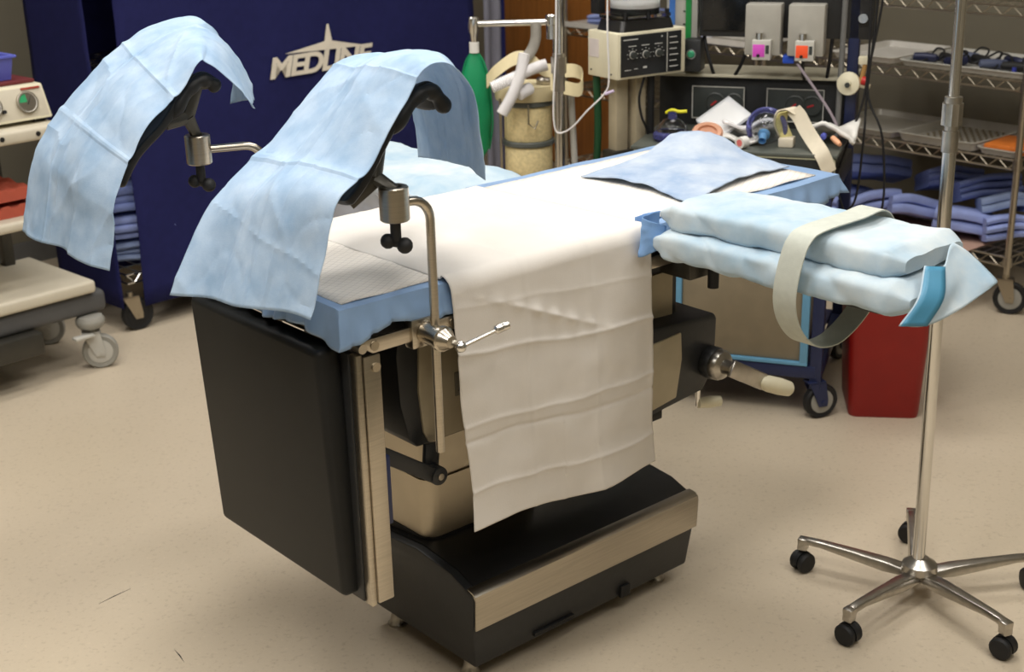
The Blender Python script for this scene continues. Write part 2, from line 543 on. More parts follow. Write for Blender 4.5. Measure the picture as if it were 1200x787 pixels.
# base: convex moulded foot
def base_ring(y, z_top, z_bot, x0, x1):
    return [(x0, y, z_bot), (x1, y, z_bot), (x1 - .004, y, z_top), (x0 + .004, y, z_top)]
ys = [-.185, -.195, -.200, -.12, .0, .12, .20, .195, .185]
b = MB()
prof = [(-.180, .050), (-.19, .15), (-.197, .226), (-.19, .236), (-.12, .262), (0, .275), (.14, .262), (.21, .236), (.217, .226), (.21, .15), (.200, .050)]
b.rings([[(x0 + (.012 if z < .1 else 0), y, z) for y, z in prof] for x0 in (-.345,)] + [[(.345 - (.012 if z < .1 else 0), y, z) for y, z in prof]])
b.build('base', M_blackpl, tb, .006)
tp = [(-.186, .2405), (-.12, .265), (0, .2785), (.14, .265), (.206, .2405)]
MB().rings([[(-.325, y, z - .004) for y, z in tp] + [(-.325, y, z) for y, z in reversed(tp)], [(.33, y, z - .004) for y, z in tp] + [(.33, y, z) for y, z in reversed(tp)]]).build('base_top_cover', M_blackgl, tb, ang=25)
for s_, y in ((-1, -.1985), (1, .2185)):
    p_ = [(y - s_ * .026, .2455), (y - s_ * .006, .2425), (y + s_ * .002, .236), (y + s_ * .004, .226), (y, .154), (y - s_ * .003, .154), (y + s_ * .0005, .226), (y - s_ * .008, .238)]
    MB().rings([[(-.343, a, c_) for a, c_ in p_], [(.348, a, c_) for a, c_ in p_]]).build('trim_strip', M_steel, tb)
MB().box(-.17, -.05, -.190, -.180, .062, .072).build('base_vent', M_rubber, tb, .002)
MB().box(.10, .13, -.190, -.180, .05, .08).build('base_vent', M_rubber, tb, .002)
for x, y in ((-.30, -.12), (.29, -.12), (-.30, .15), (.29, .15)):
    MB().lathe([(.022, 0), (.022, .006), (.017, .012), (.014, .03), (.016, .06)], (x, y, 0)).build('foot', M_alum, tb)
# column
def rrect(x0, x1, y0, y1, r, z, n=6):
    out = []
    for cx, cy, a in ((x1 - r, y1 - r, 0), (x0 + r, y1 - r, 90), (x0 + r, y0 + r, 180), (x1 - r, y0 + r, 270)):
        for k in range(n + 1):
            t = R(a + 90 * k / n)
            out.append((cx + r * math.cos(t), cy + r * math.sin(t), z))
    return out
MB().rings([rrect(-.31, .02, -.005, .215, .035, .262), rrect(-.31, .02, -.005, .215, .035, .42)]).build('column', M_steel2, tb)
MB().rings([rrect(-.304, .015, .001, .21, .03, .42), rrect(-.304, .015, .001, .21, .03, .66)]).build('column_shroud', M_steel2, tb)
MB().rings([rrect(-.312, .022, -.007, .217, .035, .262), rrect(-.312, .022, -.007, .217, .035, .283)]).build('column_seal', M_rubber, tb)
# saddle under the table top
prof = [(-.475, .86), (-.486, .80), (-.482, .70), (-.464, .62), (-.445, .600), (.30, .600), (.30, .86)]
MB().prism(prof, lambda x, z: (x, -.165, z), lambda x, z: (x, .165, z)).build('saddle', M_blackpl, tb, .006)
prof2 = [(-.435, .81), (-.440, .72), (-.432, .63), (-.42, .606), (.28, .606), (.28, .81)]
for y in (-.1665, .1665):
    MB().prism(prof2, lambda x, z: (x, y - .004, z), lambda x, z: (x, y + .004, z)).build('saddle_side_plate', M_beigepl, tb, .002)
MB().box(-.352, -.318, -.173, -.1695, .685, .735).build('warning_plate', mat('plate_grey', S(120, 114, 100), .5), tb, .001)
MB().prism([(-.345, .695), (-.325, .695), (-.335, .722)], lambda x, z: (x, -.1735, z), lambda x, z: (x, -.173, z)).build('warning_symbol', M_rubber, tb)
# leg section linkage
def flatbar(mb, p, q, w, th):
    p, q = Vector(p), Vector(q)
    d = (q - p).normalized(); n = Vector((0, 1, 0)); up = d.cross(n).normalized() * (w / 2); n = n * (th / 2)
    return mb.hexa([p - up - n, q - up - n, q - up + n, p - up + n, p + up - n, q + up - n, q + up + n, p + up + n])
flatbar(MB(), (-.60, -.215, .665), (-.438, -.215, .552), .030, .012).build('link_bar', M_blackpl, tb, .004)
flatbar(MB(), (-.438, -.19, .548), (-.430, -.19, .615), .036, .012).cyl((-.438, -.225, .556), (-.438, -.19, .556), .019).build('link_arm', M_blackpl, tb, .003)
MB().cyl((-.438, -.228, .556), (-.438, -.186, .556), .007).build('link_pin', M_steel, tb)
# frame plate, mattress, rails
MB().box(-.62, .70, -.235, .235, .862, .902).build('frame_plate', M_blackpl, tb, .004)
for x0, x1 in ((-.655, -.02), (-.01, .40), (.41, .72)):
    MB().box(x0, x1, -.25, .25, .903, .958).build('mattress', M_vinyl, tb, .014, 4)
for s_ in (-1, 1):
    y = s_ * .268
    rail = MB().prism([(-.64, .899), (.34, .899), (.34, .871), (-.612, .871), (-.636, .89)], lambda x, z: (x, y - .005, z), lambda x, z: (x, y + .005, z)).build('side_rail', M_steel, tb, .002)
    for x in (-.608, -.43, -.05, .30):
        MB().cyl((x, y - s_ * .04, .885), (x, y + s_ * .008, .885), .009, n=12).build('rail_bolt', M_steel2, rail)
# head section side bracket
MB().box(.34, .66, -.245, -.225, .875, .905).build('head_bracket', M_beigepl, tb, .004)
# leg section (hangs straight down)
tilt = Matrix.Translation((-.66, 0, .88)) @ Matrix.Rotation(R(-2.6), 4, 'Y') @ Matrix.Translation((.66, 0, -.88))
leg = MB().box(-.700, -.648, -.226, .236, .38, .885, tilt).build('leg_section_pad', M_vinyl, tb, .014, 4)
MB().box(-.647, -.634, -.245, .245, .37, .872).build('leg_section_plate', M_blackpl, tb, .003)
MB().box(-.644, -.633, -.268, -.246, .368, .872).build('plate_edge', M_steel, tb, .001)
for s_, y in ((-1, -.268), (1, .272)):
    lr = MB().box(-.632, -.596, y - .005, y + .005, .372, .868).build('leg_section_rail', M_steel, tb, .003)
    MB().cyl((-.608, y + s_ * .009, .845), (-.608, y, .845), .009, n=12).build('rail_screw', M_steel2, lr)
MB().cyl((-.634, -.275, .885), (-.634, .275, .885), .009).build('hinge_rod', M_steel, tb)
MB().box(-.595, -.580, -.262, -.245, .52, .66).build('rail_latch', M_navyp, tb, .003)
# head-end gearbox with cranks
prof = [(.10, .715), (.365, .700), (.372, .685), (.368, .57), (.33, .52), (.10, .50)]
MB().prism(prof, lambda x, z: (x, -.225, z), lambda x, z: (x, .05, z)).build('gearbox', M_blackpl, tb, .008)
MB().prism([(.12, .675), (.248, .683), (.252, .62), (.235, .53), (.12, .515)], lambda x, z: (x, -.2285, z), lambda x, z: (x, -.222, z)).build('gearbox_panel', M_beigepl, tb, .003)
MB().box(.12, .22, -.20, -.12, .475, .50).build('gearbox_foot', M_rubber, tb, .003)
MB().box(.15, .33, -.12, .12, .70, .865).build('gearbox_neck', M_blackpl, tb, .004)
ck = MB().lathe([(.036, 0), (.038, .006), (.038, .022), (.034, .028)], (.345, -.225, .588), (0, -1, 0), 28).build('crank_disc', M_blackpl, tb)
MB().lathe([(.033, .022), (.036, .028), (.036, .036), (.032, .044), (.018, .05), (.016, .075), (.0, .078)], (.345, -.225, .588), (0, -1, 0), 28).build('crank_hub', M_alum, ck)
flatbar(MB(), (.335, -.300, .594), (.455, -.300, .527), .040, .012).build('crank_arm', M_alum, ck, .004)
d = Vector((.9, -.25, -.38)).normalized()
MB().lathe([(.004, -.01), (.015, 0), (.0195, .02), (.0205, .055), (.018, .085), (.014, .09), (.004, .089)], (.445, -.300, .53), d).build('crank_grip', M_cream, ck)
k2 = MB().cyl((.328, -.21, .53), (.328, -.21, .478), .006).build('short_crank', M_chrome, tb)
MB().lathe([(.004, -.004), (.012, 0), (.014, .03), (.012, .058), (.004, .06)], (.328, -.212, .485), (.9, -.3, -.08)).build('crank_grip', M_cream, k2)

# ================================================================== DRAPING ON THE TABLE
# foot underpad: blue backing wrapping the mattress corner + quilted top
def pad_backing(x0, x1, y0, y1, ztop, drops, name, label):
    """sheet over a rectangle, hanging over the edges given in drops = (near, far, foot, head) lengths"""
    nx, ny = 60, 64
    near, far, foot, head = drops
    P = []
    Lx, Ly = (x1 - x0), (y1 - y0)
    for i in range(nx + 1):
        row = []
        a = -foot + (Lx + foot + head) * i / nx
        for j in range(ny + 1):
            c_ = -near + (Ly + near + far) * j / ny
            x, y, z = x0 + a, y0 + c_, ztop
            ov = 0
            if a < 0: x = x0 - .006 - .10 * abs(a); ov = max(ov, -a)
            if a > Lx: x = x1 + .006 + .25 * (a - Lx); ov = max(ov, a - Lx)
            if c_ < 0: y = y0 - .006 - .10 * abs(c_); ov = max(ov, -c_)
            if c_ > Ly: y = y1 + .006 + .10 * (c_ - Ly); ov = max(ov, c_ - Ly)
            z = ztop - max(0, ov - .004)
            z += .003 * noise.noise(Vector((x * 9, y * 9, 1.3)))
            if ov > .012:
                k = (ov - .012) * .5 * (.5 + abs(noise.noise(Vector((x * 9, y * 9, 3)))) * 2)
                z += .022 * noise.noise(Vector((x * 10, y * 10, 7))) * min(1, ov / .05)
                w = math.sin((x + y) * 55 + 3 * noise.noise(Vector((x * 8, y * 8, z)))) * k
                if a < 0: x -= abs(w) * .45
                if a > Lx: x += abs(w) * .5
                if c_ < 0: y = max(y - abs(w) * .7, y0 - .021)
                if c_ > Ly: y += abs(w)
            row.append(T(x, y, z))
        P.append(row)
    return MB().grid(P).build(name, M_backing, solid=.0015, ang=60)
fp = thing('underpad', 'quilted white underpad with blue backing folded over the foot end of the table', 'underpad', T(-.5, 0, .96), TROT)
def reparent(o, p):
    bpy.context.view_layer.update()
    mw = o.matrix_world.copy()
    o.parent = p
    o.matrix_parent_inverse = p.matrix_world.inverted()
    o.matrix_world = mw
    return o
reparent(pad_backing(-.664, -.40, -.255, .25, .9625, (.062, .03, .062, 0), 'backing', None), fp)
P = [[T(-.652 + .55 * i / 20, -.243 + .47 * j / 20, .9655 + .0025 * noise.noise(Vector((i * .4, j * .4, 0)))) for j in range(21)] for i in range(21)]
reparent(MB().grid(P).build('absorbent_layer', C_pad, solid=.002), fp)
hp = thing('underpad', 'quilted white underpad with blue border on the head end of the table', 'underpad', T(.4, 0, .96), TROT)
reparent(pad_backing(.05, .735, -.262, .268, .9625, (.05, .012, 0, .05), 'backing', None), hp)
P = [[T(.07 + .62 * i / 22, -.24 + .47 * j / 20, .967 + .003 * noise.noise(Vector((i * .35, j * .4, 4)))) for j in range(21)] for i in range(23)]
reparent(MB().grid(P).build('absorbent_layer', C_pad, solid=.002), hp)

# white drape over the seat section
def white_drape():
    NX, NT = 110, 300
    path = []
    Lt, rr = .50, .03
    P = []
    for i in range(NX + 1):
        s_ = i / NX
        row = []
        for j in range(NT + 1):
            t = j / NT
            L_ = t * (.49 + .047 + .53)
            if L_ < .49:
                y, z, hang = .235 - L_, .9735 - .0075 * math.exp(-s_ / .03), 0
                ny, nz = 0, 1
            elif L_ < .49 + .047:
                a = (L_ - .49) / .047 * math.pi / 2
                y, z, hang = -.255 - .03 * math.sin(a), .9435 + .03 * math.cos(a), 0
                ny, nz = -math.sin(a), math.cos(a)
            else:
                hang = L_ - .537
                y, z = -.285, .9435 - hang * (1 + .0 * s_)
                ny, nz = -1, 0
            h = hang / .53
            x = -.44 + .525 * s_ + .040 * h - (.035 * (1 - min(1, L_ / .49)) * s_)
            # hem a little uneven, side edges wavy
            x += .006 * math.sin(h * 9 + 1) * h * (1 if s_ < .5 else -1)
            z += .008 * h * math.sin(s_ * 7 + .5) + .026 * h * (1 - s_)
            q = Vector((x, y, z))
            dsp = .0012 * noise.noise(q * 22) + (.006 * noise.noise(Vector((x * 5, 3.1, z * 3))) + .003 * noise.noise(Vector((x * 16, z * 9, 2)))) * min(1, h * 3)
            dsp += .010 * h * h * math.sin(s_ * 9 + 1.2)
            dsp -= .012 * h
            # fold creases of the packed sheet
            for zc, am in ((.055, .0012), (.155, .0045), (.30, .003), (.335, -.0035), (.45, .003)):
                if hang > 0:
                    dsp += am * math.exp(-abs(hang - zc - .05 * (s_ - .5) * (1 if zc < .2 else .3) - .006 * noise.noise(Vector((x * 10, zc * 40, 0)))) / .0055)
            for xc, am in ((.34, .0015), (.67, .002)):
                dsp += am * math.exp(-abs(s_ - xc) / .01)
            if hang > 0:   # diagonal gather where the cloth was picked up
                d1 = abs((hang - .09) - .22 * (s_ - .42))
                dsp += .007 * math.exp(-d1 / .012) * math.exp(-((s_ - .45) / .25) ** 2) * (1 + .5 * math.sin(s_ * 70))
            row.append(T(q.x, q.y + ny * dsp, q.z + nz * dsp))
        P.append(row)
    o = MB().grid(P).build('white_drape', C_white, solid=.0012, ang=60)
    return tag(o, 'white cloth drape hanging over the near side of the table seat section', 'drape')
white_drape()

# blue sheet lying over a mound at the head end
def head_sheet():
    cor = {}
    A, B_, Cc, D = Vector((2.19, -2.30)), Vector((2.17, -1.935)), Vector((2.60, -2.01)), Vector((2.66, -2.36))
    P = []
    N_ = 44
    for i in range(N_ + 1):
        s_ = i / N_
        row = []
        for j in range(N_ + 1):
            t = j / N_
            p = A * (1 - s_) * (1 - t) + B_ * (1 - s_) * t + Cc * s_ * t + D * s_ * (1 - t)
            # edges bow inwards
            p += (Vector((2.42, -2.15)) - p) * (.22 * max(0, abs(t - .5) * 2 - .0) ** 6 * math.sin(math.pi * s_) * .6 + .25 * max(0, abs(s_ - .5) * 2) ** 6 * math.sin(math.pi * t) * .5)
            m1 = .052 * math.exp(-(((p.x - 2.56) / .13) ** 2 + ((p.y + 2.28) / .12) ** 2))
            m2 = .020 * math.exp(-(((p.x - 2.36) / .18) ** 2 + ((p.y + 2.13) / .16) ** 2))
            z = .9705 + m1 + m2 + .003 * abs(noise.noise(Vector((p.x * 11, p.y * 11, 0)))) + .004 * noise.noise(Vector((p.x * 22, p.y * 22, 5)))
            e = min(s_, 1 - s_, t, 1 - t)
            z += .004 * math.exp(-e / .03) * (.5 + .5 * noise.noise(Vector((p.x * 14, p.y * 14, 2))))
            row.append(W(p.x, p.y, z))
        P.append(row)
    o = MB().grid(P).build('blue_sheet', C_blue2, solid=.003, ang=60)
    return tag(o, 'crumpled blue absorbent sheet lying over the head end of the table', 'sheet')
head_sheet()

# ---- near armboard with wrapped arm pad and strap
ab = thing('armboard', 'dark armboard clamped to the near rail under the wrapped blue arm pad', 'armboard', T(.15, -.28, .87), TROT)
MB().box(.0, .16, -.52, -.02, .016, .040).build('board', M_blackpl, ab, .005)
MB().box(.02, .12, -.04, .05, -.03, .019).build('clamp', M_darkmet, ab, .004)
MB().cyl((.07, -.06, -.05), (.07, -.06, .02), .012).build('release_lever', M_rubber, ab)

def pillow(rows, name, m, parent, seed=0, n=64, amp=.006, e=.42):
    """rows: (centre Vector u,v,z), half width, half height -> soft closed body along v"""
    rings = []
    for c_, hw, hh in rows:
        ring = []
        for k in range(n):
            a = 2 * math.pi * k / n
            ca, sa = math.cos(a), math.sin(a)
            du = hw * math.copysign(abs(ca) ** e, ca)
            dz = hh * math.copysign(abs(sa) ** e, sa)
            p = W(c_[0] + du, c_[1], c_[2] + dz)
            q = p * 14 + Vector((seed, 0, 0))
            nv = Vector((du / hw * UX, du / hw * UY, dz / hh)).normalized()
            ring.append(p + nv * (amp * noise.noise(q) + amp * .4 * noise.noise(q * 2.6) - amp * .8 * (1 - abs(noise.noise(q * .8 + Vector((3, 1, seed))))) ** 8))
        rings.append(ring)
    o = MB().rings(rings).build(name, m, None, ang=40)
    return reparent(o, parent) if parent else o
ap = thing('wrapped_arm_pad', 'two-layer arm pad wrapped in pale blue disposable cloth on the near armboard', 'arm pad', W(2.08, -1.58, .92), TROT)
def prow(v0, v1, n, uc, zc, hw, hh, taper0=.5, taper1=.6, slope=0):
    rows = []
    for i in range(n + 1):
        t = i / n
        k = min(1, .35 + t * 9) * min(1, .45 + (1 - t) * 9)
        rows.append(((uc + slope * t, v0 + (v1 - v0) * t, zc), hw * (.75 + .25 * k), hh * k))
    return rows
pillow(prow(-1.86, -1.262, 90, 2.075, .948, .130, .034, slope=.02), 'lower_wrap', C_pale, ap, 1.0)
pillow(prow(-1.85, -1.295, 84, 2.070, 1.003, .105, .032, slope=.035), 'upper_wrap', C_pale, ap, 7.0)
# loose folded end of the wrap
r0 = [W(2.04, -1.275, 1.005), W(1.985, -1.248, .965), W(1.945, -1.255, .922)]
r1 = [W(2.075, -1.258, 1.000), W(2.03, -1.228, .960), W(1.988, -1.230, .918)]
cn = [r0, r1, [W(2.14, -1.285, 1.024), W(2.12, -1.238, .975), W(2.06, -1.214, .932)], [W(2.19, -1.275, .995), W(2.178, -1.214, .964), W(2.165, -1.210, .955)]]
reparent(MB().grid(wrinkle(surf(cn, 7, 8), .0015, 20, ridge=.002)).build('end_flap', C_pale, solid=.0015, ang=30), ap)
off_ = W(-.2, 1, .1).normalized() * .0035
cn = [[p + off_ for p in r0], [p + off_ for p in r1]]
reparent(MB().grid(surf(cn, 4, 6)).build('tape_strip', M_teal, solid=.001), ap)
# crumpled blue corner at the table edge
cn = [[W(1.99 + .05 * math.sin(i * 2.1), -1.93 + .03 * i, .925 + .022 * j + .006 * math.sin(i * 3 + j)) + Vector((0, 0, .01 * math.cos(i * 2 + j))) for j in range(4)] for i in range(4)]
reparent(MB().grid(wrinkle(surf(cn, 9, 9), .004, 30, ridge=.008)).build('tucked_corner', cloth('bright_blue_wrap', S(140, 178, 226), .15, .1, 20), solid=.001, ang=60), ap)
# strap
lp = smooth_path([(2.235, .93), (2.225, 1.0), (2.18, 1.046), (2.10, 1.046), (1.99, 1.044), (1.955, 1.03), (1.94, .99), (1.935, .925), (1.955, .87), (2.0, .82), (2.05, .797), (2.11, .80), (2.18, .845), (2.235, .93)], 8)
st = MB().ribbon([W(u, -1.49 + .015 * math.sin(i * .06), z) for i, (u, z) in enumerate([(p.x, p.y) for p in [Vector((a[0], a[1])) for a in lp]])], W(0, 1, 0), .052, .0025).build('arm_strap', M_strap, ang=50)
tag(st, 'pale grey webbing strap looped around the wrapped arm pad', 'strap')

# ---- far armboard under clear wrap
fb = thing('armboard', 'pale blue covered armboard on the far side of the table', 'armboard', T(.10, .28, .87), TROT)
MB().box(-.14, .15, .0, .62, .02, .045).build('board', M_blackpl, fb, .005)
MB().box(-.04, .06, -.05, .05, -.03, .019).build('clamp', M_darkmet, fb, .004)
cn = []
for i in range(7):
    x = -.155 + .32 * i / 6
    cn.append([Vector((x, -.01 + .64 * j / 8, .086 - (.020 if j in (0, 8) else 0) - (.022 if i in (0, 6) else 0) + .004 * noise.noise(Vector((i, j, 9))))) for j in range(9)])
MB().grid(wrinkle(surf(cn, 5, 5), .004, 18)).build('pad_cover', C_pale, fb, solid=.03, ang=60)
cn = [[Vector((-.17 - .02 * math.sin(j * 1.7), .02 + .085 * j, .09 - .045 * i + .006 * math.sin(i * 2 + j))) for j in range(8)] for i in range(4)]
MB().grid(wrinkle(surf(cn, 5, 5), .006, 30)).build('clear_wrap', M_wrap, fb, solid=.001, ang=60)

# ================================================================== STIRRUPS
def stirrup(sgn, post_uv, sock_uv, label, path, vrange, rail_v):
    """sgn: +1 near side, -1 far side; world built in table frame relative to the rail clamp"""
    pu, pv = post_uv
    su, sv = sock_uv
    root = thing('leg_stirrup', label, 'stirrup', W(pu, pv, .885), TROT)
    def Lc(u, v, z):      # absolute u,v,z -> local
        return Vector((u - pu, -(v - pv), z - .885))
    ps = [Lc(pu, pv, .655), Lc(pu, pv, .9), Lc(pu, pv, 1.10)]
    d = Vector((su - pu, -(sv - pv), 0)); d.normalize()
    c0 = Lc(pu, pv, 1.10)
    ps += [c0 + d * (.04 * (1 - math.cos(a))) + Vector((0, 0, .04 * math.sin(a))) for a in [R(k) for k in (15, 30, 45, 60, 75, 90)]]
    ps.append(Lc(su, sv, 1.14))
    MB().tube(ps, .0085, 14).build('post', M_steel, root)
    sc = MB().lathe([(.0, 0), (.024, 0), (.026, .002), (.026, .058), (.024, .06), (.015, .06), (.014, .052), (0, .052)], Lc(su, sv, 1.112), n=32).build('socket', M_steel, root)
    kn = MB().cyl(Lc(su, sv, 1.112), Lc(su, sv, 1.076), .0095).cyl(Lc(su, sv, 1.074) - Vector((.010, -.012, 0)), Lc(su, sv, 1.074) + Vector((.010, -.012, -.004)), .008)
    kn.sphere(Lc(su, sv, 1.075) + Vector((-.0105, .010, 0)), .0135, 14).sphere(Lc(su, sv, 1.071) + Vector((.0105, -.010, -.004)), .0145, 14)
    kn.build('wing_knob', M_rubber, root)
    # rail clamp
    y_out = -sgn * 1
    c_y = -(rail_v - pv)
    cl = MB().box(-.034, .016, min(c_y - .012, c_y + .012), c_y + .013, -.028, .028).build('rail_clamp', M_steel, root, .004)
    ax = Vector((0, -sgn, 0))
    Lb = abs(c_y) - .012
    MB().lathe([(.015, 0), (.020, .002), (.020, Lb + .022), (.0235, Lb + .022), (.0235, Lb + .030), (.020, Lb + .032), (.011, Lb + .052), (0, Lb + .053)], Vector((-.004, c_y - sgn * .012, 0)), ax, 28).build('clamp_barrel', M_steel, cl)
    hd = MB().sphere(Vector((.010, -sgn * .060, -.010)), .011, 12).tube([Vector((.010, -sgn * .060, -.010)), Vector((.088, -sgn * .070, .006))], .0042, 10)
    hd.lathe([(.004, -.004), (.0085, 0), (.0085, .012), (.0075, .014), (.0085, .016), (.008, .026), (.003, .028)], Vector((.085, -sgn * .0695, .0055)), (1, -sgn * .18, .2), 14)
    hd.build('clamp_handle', M_chrome, cl)
    # padded trough following the leg, then the forked bracket that carries it
    cen = smooth_path([(u, z) for u, z in path], 5)
    vc, hw = vrange
    rings_o, rings_i = [], []
    for i, p in enumerate(cen):
        t = i / (len(cen) - 1)
        tt = (cen[min(i + 1, len(cen) - 1)] - cen[max(i - 1, 0)]).normalized()
        nz = Vector((-tt.y, tt.x))
        for rings, off in ((rings_o, -.016), (rings_i, .002)):
            r_ = []
            for k in range(11):
                f = -1 + 2 * k / 10
                wdt = hw * (.8 + .2 * math.sin(math.pi * min(1, t * 1.1 + .1)))
                q = p + nz * (off + .014 * f * f)
                r_.append(Lc(q.x, vc + f * wdt, q.y))
            rings.append(r_)
    MB().rings([o_ + list(reversed(i_)) for o_, i_ in zip(rings_o, rings_i)]).build('trough_pad', M_vinyl, root, ang=40, sub=1)
    n0 = int(.45 * (len(cen) - 1))
    seg_ = cen[n0:]
    pts_ = [Lc(p.x, vc + hw - .012, p.y - .004) for p in seg_]
    MB().tube(pts_, [(.011 + .006 * abs(math.sin(i * .85))) * (1 if 0 < i < len(pts_) - 1 else .4) for i in range(len(pts_))], 12).build('knee_roll', M_vinyl, root, ang=60, sub=1)
    def on_path(u):
        q = min(cen, key=lambda c_: abs(c_.x - u))
        return Lc(q.x + .008, vc + .02, q.y - .020)
    a = Lc(su, sv, 1.168)
    k1 = a.lerp((on_path(su - .075) + on_path(su + .0)) * .5, .62)
    br = MB().tube([a - Vector((0, 0, .02)), a, a.lerp(k1, .5), k1], [.011, .0115, .0125, .015], 10, flat=.75)
    br.tube([k1, on_path(su + .0)], [.015, .012], 10, flat=.6).tube([k1, on_path(su - .075)], [.015, .012], 10, flat=.6)
    br.build('bracket', M_darkmet, root)
    return root
stirrup(+1, (1.412, -1.866), (1.338, -1.868), 'steel leg stirrup with black trough on the near rail of the table',
        [(1.252, 1.152), (1.285, 1.188), (1.33, 1.25), (1.385, 1.312), (1.43, 1.325), (1.465, 1.285)], (-1.928, .068), -1.902)
stirrup(-1, (1.45, -2.478), (1.325, -2.525), 'steel leg stirrup with black trough on the far rail of the table',
        [(1.13, 1.10), (1.17, 1.160), (1.235, 1.212), (1.285, 1.272), (1.325, 1.292), (1.36, 1.27)], (-2.535, .07), -2.438)

# drapes over the stirrups: control nets in table coordinates (u, v, z)
def stirrup_drape(rows, label, seed, creases, flute=.0, nu=16, nv=24, tents=()):
    ctrl = [[W(*p) for p in r] for r in rows]
    P = surf(ctrl, nu, nv)
    a, b_ = len(P), len(P[0])
    for i in range(a):
        s_ = i / (a - 1)
        f1 = max(0, 1 - s_ / .30)
        for j in range(b_):
            t = j / (b_ - 1)
            P[i][j] = P[i][j] + W(-1, 0, 0) * (flute * f1 * math.sin(t * 11 + .6 + seed)) + W(0, 1, 0) * (flute * .5 * f1 * math.cos(t * 11 + seed))
    P = wrinkle(P, .0016, 14, creases, seed, .003, tents)
    o = MB().grid(P).build('stirrup_drape', C_blue, solid=.0012, ang=12)
    return tag(o, label, 'drape', 'blue stirrup drapes')
def net(near, far, vn, vf, bulge):
    rows = []
    n = len(near)
    for i, ((un, zn), (uf, zf)) in enumerate(zip(near, far)):
        r = []
        for k in range(5):
            t = k / 4
            lift = bulge * math.sin(math.pi * t) * (1 if i > 1 else .4)
            r.append((un + (uf - un) * t - (lift * .7 if i < n * .6 else -lift), vn + (vf - vn) * t, zn + (zf - zn) * t + lift * .7))
        rows.append(r)
    return rows
near = [(1.13, .992), (1.165, 1.085), (1.20, 1.175), (1.265, 1.225), (1.33, 1.315), (1.385, 1.372), (1.44, 1.373), (1.496, 1.32), (1.512, 1.245), (1.514, 1.158)]
far = [(1.062, .972), (1.115, 1.06), (1.18, 1.135), (1.285, 1.21), (1.385, 1.295), (1.465, 1.338), (1.555, 1.328), (1.60, 1.27), (1.615, 1.20), (1.615, 1.13)]
stirrup_drape(net(near, far, -1.832, -2.175, .012), 'blue paper drape over the near stirrup beside the white drape', 2.0,
              [(1, .33, .004, .006), (1, .66, .004, .006), (0, .30, .004, .005), (0, .52, .003, .005), (0, .14, .002, .006, .12), (1, .5, .003, .01, .15)], .008, tents=((1, 3.0, .010, .08), (0, 4.6, .009, .05), (1, 5.7, .004, -.3)))
near = [(1.06, .955), (1.085, 1.03), (1.10, 1.10), (1.13, 1.165), (1.18, 1.228), (1.25, 1.27), (1.305, 1.335), (1.335, 1.325), (1.375, 1.28), (1.42, 1.22)]
far = [(1.035, .972), (1.065, 1.06), (1.10, 1.135), (1.165, 1.215), (1.245, 1.285), (1.325, 1.33), (1.41, 1.365), (1.51, 1.368), (1.575, 1.27), (1.56, 1.17)]
stirrup_drape(net(near, far, -2.45, -2.80, .014), 'blue paper drape over the far stirrup in front of the navy cover', 5.0,
              [(1, .36, .004, .006), (1, .7, .004, .006), (0, .33, .005, .005), (0, .55, .004, .005), (0, .68, .004, .02, .3), (1, .52, .004, .012, -.25)], .008, tents=((1, 2.6, .010, -.1), (0, 5.2, .010, -.06), (1, 5.1, .005, .35)))

# ================================================================== IV STANDS
def caster(parent, x, y, r=.028, rz=0, z=0.0):
    c_ = Matrix.Translation((x, y, z)) @ Matrix.Rotation(rz, 4, 'Z')
    k = MB()
    for s_ in (-1, 1):
        prof = [(r * .55, .0), (r * .9, .001), (r, .006), (r, .012), (r * .85, .017), (r * .4, .0185), (0, .0185)]
        ring = []
        k2_ = MB().lathe(prof, (0, s_ * .005, r), (0, s_, 0), 20)
        k.add(k2_.v, k2_.f, c_)
    o = k.build('caster', M_rubber, parent)
    h = MB()
    pr = [(r * 1.02 * math.cos(R(a)), r + r * 1.05 * math.sin(R(a))) for a in range(-10, 200, 15)]
    h.prism(pr + [(-r * .7, r * .9), (r * .7, r * .9)], lambda px, pz: (px, -.006, pz), lambda px, pz: (px, .006, pz))
    h.cyl((0, 0, r * 2), (0, 0, r * 2 + .02), .006)
    h2 = MB().add(h.v, h.f, c_)
    h2.build('caster_hood', M_rubber, o)
    return o
iv = thing('iv_stand', 'chrome five-legged IV stand on black casters in the right foreground', 'IV stand', (.951, 2.868, 0), 0)
hub = MB().lathe([(.0, .052), (.028, .052), (.034, .062), (.042, .075), (.040, .092), (.026, .102), (.018, .108), (.0, .108)], n=28).build('hub', M_alum, iv)
LEGA = [150, 222, 294, 6, 78]
wpos = []
for i, a in enumerate(LEGA):
    Lr = .283
    q = Matrix.Rotation(R(a), 4, 'Z')
    lm = MB()
    sec = [(.02, .074, .060, .024), (.08, .083, .058, .021), (.16, .088, .068, .017), (.235, .092, .078, .014), (.270, .092, .078, .013), (.292, .086, .060, .013), (.296, .070, .058, .012)]
    lm.rings([[q @ Vector((x, -hw, zb)), q @ Vector((x, hw, zb)), q @ Vector((x, hw * .72, zt)), q @ Vector((x, -hw * .72, zt))] for x, zt, zb, hw in sec])
    l_ = lm.build('leg', M_alum, iv, .003)
    e_ = MB()
    e_.rings([[q @ Vector((Lr - w, -w, z)), q @ Vector((Lr + w, -w, z)), q @ Vector((Lr + w, w, z)), q @ Vector((Lr - w, w, z))] for z, w in ((.058, .011), (.09, .0125))])
    e_.build('leg_socket', M_alum, l_, .003)
    p_ = q @ Vector((Lr, 0, 0))
    caster(iv, p_.x, p_.y, .026, R(a + 60 + 40 * math.sin(i * 2.3)))
MB().cyl((-.004, 0, .10), (-.016, -.006, 1.12), .0145, n=24).build('outer_pole', M_chrome, iv)
